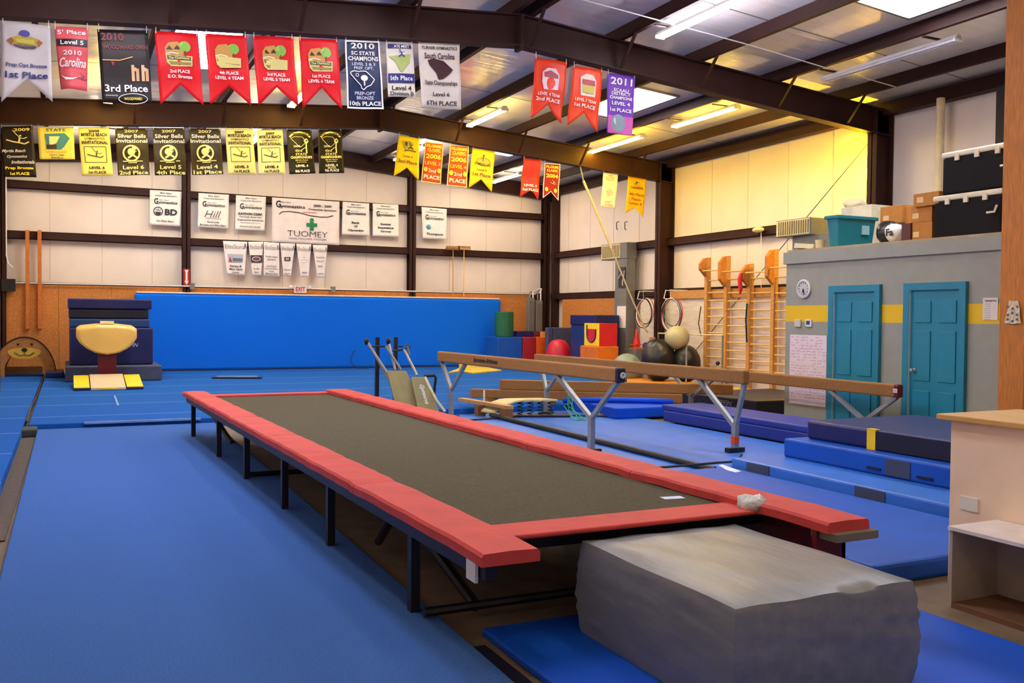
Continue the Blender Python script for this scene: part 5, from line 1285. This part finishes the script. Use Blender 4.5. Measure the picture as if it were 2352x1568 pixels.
for k in range(8): text_on(pm, ['open gym', 'monday', 'level four', 'practice', 'friday', 'saturday', 'parents', 'thank you'][k], (OX-.0115, (a.y+b.y)/2+.03, a.z-.075-k*.026), (0, -1, 0), (0, 0, 1), .08, .012, 0)
pm.build('lettering', flat((70, 64, 60)), t)
# timber post at the end of the office wall
struct('post', MB().box(9.42, 9.72, 6.66, 6.96, 0, roof(9.57)-.2), WOODX)
a = at(2324, 700, X=9.4)
t = thing('dotted_cloth', 'white cloth with dark dots hung on the timber post', 'cloth', (9.4, a.y, a.z-.2))
c = MB(); vs, fs = [], []
for j in range(7):
    for i in range(7):
        u, v_ = i/6-.5, j/6
        vs.append((9.4+.012*math.sin(i*2+j), a.y-.02+u*(.10+.10*v_), a.z+.04-v_*.25+.02*abs(u)))
for j in range(6):
    for i in range(6): fs.append((j*7+i, j*7+i+1, j*7+i+8, j*7+i+7))
c.faces(vs, fs); co = c.build('cloth', flat((236, 220, 190)), t); md = co.modifiers.new('thickness', 'SOLIDIFY'); md.thickness = .004
dt = MB()
for k in range(9):
    u, v_ = ((k % 3)-1)*.055, .06+(k//3)*.07
    dt.lathe((9.385, a.y-.02+u, a.z+.04-v_-.02*(k % 2)), [(.014, -.001), (.014, .001)], 10, 'x')
dt.build('dots', flat((90, 100, 90)), t)

# ------------------------------------------------------------------ storage on top of the office
ZO = 2.652
def on_roof(px, y=None, X=None): return at(px, 560, X=X).y
def tote(x0, x1, y0, y1, h, m, lab, lid=True):
    t = thing('plastic_tote', lab, 'storage bin', ((x0+x1)/2, (y0+y1)/2, ZO))
    b = MB(); k = .04
    P = [(x0+k, y0+k, ZO), (x1-k, y0+k, ZO), (x1-k, y1-k, ZO), (x0+k, y1-k, ZO), (x0, y0, ZO+h), (x1, y0, ZO+h), (x1, y1, ZO+h), (x0, y1, ZO+h)]
    b.faces(P, [(3, 2, 1, 0), (4, 5, 6, 7), (0, 1, 5, 4), (1, 2, 6, 5), (2, 3, 7, 6), (3, 0, 4, 7)]).build('tub', m, t, bevel=.015)
    MB().box(x0-.025, x1+.025, y0-.025, y1+.025, ZO+h-.03, ZO+h+.02).build('lid', m, t, bevel=.01)
    return t
ya, yb = at(1924, 560, X=9.95).y, at(1897, 560, X=9.95).y
tt = tote(9.95, at(2012, 540, Y=ya).x, ya, yb, .44, TEALP, 'large teal plastic tote at the left end of the office roof')
MB().box(10.42, 10.56, ya-.004, ya+.03, ZO+.2, ZO+.33).build('label', mat('pale_label', (150, 196, 200), .4), tt)
y2 = at(2296, 540, X=10.2).y
tote(10.2, 10.7, y2-.5, y2-.03, .48, TEALP, 'teal plastic tote at the right end of the office roof, beside the post')
def cooler(x0, x1, y0, y1, z, h, lab):
    t = thing('ice_cooler', lab, 'cooler', ((x0+x1)/2, (y0+y1)/2, z))
    MB().box(x0, x1, y0, y1, z, z+h-.07).build('body', mat('black_cooler', (20, 17, 17), .6, spec=.15), t, bevel=.02)
    MB().box(x0-.015, x1+.015, y0-.015, y1+.015, z+h-.07, z+h).build('lid', mat('cream_lid', (236, 226, 190), .45), t, bevel=.02)
    for y in (y0+.22*(y1-y0), y0+.5*(y1-y0), y0+.78*(y1-y0)): MB().box(x0-.025, x0, y-.03, y+.03, z+h-.12, z+h-.04).build('latch', mat('cream_lid', (236, 226, 190), .45), t)
    MB().path([(x0-.01, y0+.05, z+h-.2), (x0-.04, y0+.06, z+h-.28), (x0-.04, y0+.16, z+h-.28)], .014, 6).build('handle', mat('cream_lid', (236, 226, 190), .45), t)
    return t
ya, yb = at(2298, 540, X=10.0).y, at(2144, 540, X=10.0).y
cooler(10.0, 10.5, ya, yb, ZO, .54, 'lower of two stacked black coolers with cream lids')
ya2, yb2 = at(2330, 440, X=10.0).y, at(2164, 440, X=10.0).y
cooler(10.0, 10.5, ya2, yb2, ZO+.545, .53, 'upper of two stacked black coolers with cream lids')
def carton(px0, px1, pyt, pyb, X, dep, lab, z=None, m=CARD, name='cardboard_box', tapes=True):
    a, b = at(px0, pyt, X=X), at(px1, pyb, X=X)
    z0_ = z if z is not None else ZO
    t = thing(name, lab, 'box', (X+dep/2, (a.y+b.y)/2, z0_), 'boxes on the office roof')
    zt_ = a.z
    MB().box(X, X+dep, b.y, a.y, z0_, zt_).build('carton', m, t, bevel=.005)
    if tapes: MB().box(X-.003, X, (a.y+b.y)/2+.04, (a.y+b.y)/2+.14, z0_+.05, z0_+.12).build('label', flat((230, 196, 130)), t)
    return zt_
z1_ = carton(2095, 2140, 512, 556, 10.05, .4, 'orange brown box at the bottom of the carton stack by the coolers')
z2_ = carton(2093, 2140, 478, 512, 10.05, .4, 'brown box in the middle of the carton stack by the coolers', z1_+.001)
z3_ = carton(2098, 2156, 446, 478, 10.0, .45, 'brown box on top of the carton stack by the coolers', z2_+.001)
z4_ = carton(2060, 2092, 516, 555, 10.2, .3, 'small grey box left of the carton stack', None, mat('grey_carton', (190, 180, 150), .7))
z5_ = carton(2022, 2072, 516, 555, 10.7, .5, 'dark box behind the small grey box on the office roof', None, mat('dark_carton', (80, 60, 50), .6))
carton(2022, 2072, 476, 516, 10.7, .5, 'round edged brown box stacked behind the carton stack', z5_+.001)
z6_ = carton(2074, 2094, 475, 516, 10.75, .3, 'brown box just left of the carton stack, set back', None)
z7_ = carton(1932, 2000, 478, 560, 11.2, .5, 'white box behind the teal tote, with a cloth on top', None, mat('white_carton', (224, 214, 180), .6))
c = at(1958, 474, X=11.4)
tag(MB().ball((11.45, c.y, z7_+.07), .2, (.8, 1, .42), 16, .15).build('crumpled_cloth', mat('cream_cloth', (226, 214, 170), .8), smooth=True), 'crumpled cream cloth on the white box behind the teal tote', 'cloth')
c = at(2045, 540, X=10.0)
t = thing('printed_bag', 'white plastic bag with black print between the tote and the boxes', 'bag', (10.05, c.y, ZO))
MB().ball((10.08, c.y, ZO+.13), .15, (.6, 1, .85), 18, .1).build('bag', mat('white_bag', (230, 224, 210), .4, 0, .05, 8, .4, 14), t, smooth=True)
mb = MB(); text_on(mb, 'Fa', (9.982, c.y, ZO+.14), (0, -1, 0), (0, 0, 1), .12, .1, .03); mb.build('lettering', flat((40, 36, 36)), t)
c = at(2025, 530, X=10.2)
tag(MB().ball((10.35, c.y, ZO+.17), .2, (.9, .9, .85), 16, .08).build('black_bag', BAG, smooth=True), 'black bag beside the teal tote on the office roof', 'bag')
c = at(2078, 540, X=10.0)
tag(MB().box(10.02, 10.1, c.y-.07, c.y+.07, ZO, ZO+.24).build('dark_folder', flat((90, 40, 40))), 'dark red folder standing beside the printed bag', 'folder')
c = at(1884, 560, X=10.0)
tag(MB().lathe((10.0, c.y, ZO), [(.06, 0), (.075, .12), (.08, .13), (.001, .13)], 18).build('plastic_tub', mat('cream_plastic', (230, 214, 160), .5)), 'small cream tub at the left end of the office roof', 'tub')
c = at(1850, 565, X=10.0)
tag(MB().obox((10.05, c.y, ZO+.04), .3, .3, .07, (.1, .1, .4)).build('folded_paper', mat('cream_cloth', (226, 214, 170), .8)), 'folded cream cloth at the corner of the office roof', 'cloth')
# second air duct by the office
t = thing('air_duct', 'grey duct box with a yellow grille above the left end of the office', 'duct', (12.8, 13.4, 0))
a, b = at(1783, 507, X=12.5), at(1862, 503, X=12.5)
MB().box(12.5, 13.4, b.y, a.y, 3.2, 3.53).build('plenum', GREYD, t, bevel=.01)
g = MB().box(12.488, 12.5, b.y+.02, a.y-.02, 3.22, 3.51).build('grille', mat('cream_grille', (224, 208, 150), .5), t)
for k in range(14):
    y = b.y+.04+k*(a.y-b.y-.08)/14
    MB().box(12.478, 12.488, y, y+.02, 3.24, 3.49).build('fin', mat('dark_fin', (120, 100, 60), .6), g)
MB().box(12.6, 13.4, b.y+.1-.5, a.y-.35, 2.0, 3.2).build('duct', GREYD, t)
MB().box(12.6, 13.4, b.y+.1-.5, a.y-.35, 0, 2.0).build('cabinet', GREYD, t)
# far right mezzanine dark hanging panel and white pole
a, b = at(2297, 200, X=13.6), at(2297, 378, X=13.6)
tag(MB().box(13.5, 13.7, a.y-.9, a.y, b.z, 5.4).build('wall_heater', BLACK, bevel=.02), 'tall dark panel hung high on the wall beside the timber post', 'wall panel')
a = at(2152, 210, X=13.5)
tag(MB().tube((13.6, a.y, 2.66), (13.6, a.y, 5.45), .07, 12).build('drain_pipe', mat('cream_pipe', (224, 206, 160), .5)), 'thick cream pipe standing against the wall above the office', 'pipe')

# cable across the roof
A, B = at(1342, 0, Y=11.8), at(1900, 135, Y=11.85)
tag(MB().path([(6.31, 11.45, roof(6.31)-.225), (7.9, 11.4, roof(7.9)-.235), (9.47, 11.4, roof(9.47)-.225), (11.12, 11.45, roof(11.12)-.225), (12.0, 11.45, roof(12.0)-.215), (12.72, 11.45, roof(12.72)-.22)], .009, 6).build('lamp_cable', WHITE), 'thin white lamp cable stretched across the purlins', 'cable')
for x in (7.9, 11.12): pass

# ------------------------------------------------------------------ counter and white box at the right edge
t = thing('counter', 'beige counter with a wooden top at the right edge', 'counter', (5.2, 3.2, 0))
MB().box(4.86, 5.5, 1.0, 3.9, 0, 1.0).build('body', BEIGE, t, bevel=.004)
MB().box(4.80, 5.56, .95, 3.96, 1.0, 1.035).build('counter_top', mat('counter_wood', (206, 162, 92), .5, 0, .15, 6, 0, 40, (4, .6, 1)), t, bevel=.006)
MB().box(4.852, 4.86, 3.7, 3.82, .47, .55).build('outlet_plate', WHITE, t)
t = thing('open_shelf_box', 'white topped open shelf box in front of the counter', 'shelf', (4.65, 2.9, 0))
MB().box(4.44, 4.85, 2.2, 3.57, .435, .455).build('top_panel', mat('white_laminate', (236, 228, 228), .4), t)
MB().box(4.45, 4.85, 3.545, 3.565, 0, .435).build('side_panel', mat('grey_laminate', (190, 176, 160), .5), t)
MB().box(4.45, 4.85, 2.2, 2.22, 0, .435).build('side_panel', mat('grey_laminate', (190, 176, 160), .5), t)
MB().box(4.45, 4.85, 3.02, 3.05, .03, .435).build('divider', mat('grey_laminate', (190, 176, 160), .5), t)
MB().box(4.83, 4.85, 2.2, 3.56, .0, .435).build('back_panel', mat('grey_laminate', (190, 176, 160), .5), t)
MB().box(4.45, 4.83, 2.22, 3.54, 0, .03).build('bottom_panel', mat('brown_laminate', (120, 84, 60), .6), t)

# small marks and fittings
for px, lab in ((1419, 'left of two small dark hooks on the wall above the air handler'), (1438, 'right of two small dark hooks on the wall above the air handler')):
    A = at(px, 517, X=13.86)
    tag(MB().path([(13.9, A.y, A.z+.1), (13.82, A.y, A.z+.08), (13.82, A.y, A.z-.1), (13.86, A.y, A.z-.13)], .012, 6).build('wall_hook', BLACK), lab, 'hook')
tag(MB().prism([tuple(at(x, y, Z=.121)) for x, y in ((261, 908), (265, 908), (274, 930), (269, 931))], (0, 0, .002)).build('pale_mark', mat('chalk', (110, 150, 200), .9)), 'short pale chalk mark on the blue carpet before the vault', 'chalk mark')
tag(MB().prism([tuple(at(x, y, Z=.131)) for x, y in ((1650, 1068), (1660, 1067), (1702, 1082), (1690, 1085), (1668, 1079))], (0, 0, .002)).build('pale_mark', mat('white_smear', (226, 232, 240), .8)), 'white smear on the low blue mat beside the trampoline', 'chalk mark')  # thin white smear laid flat on the mat top

try: bpy.data.objects.remove(_to)
except Exception: pass
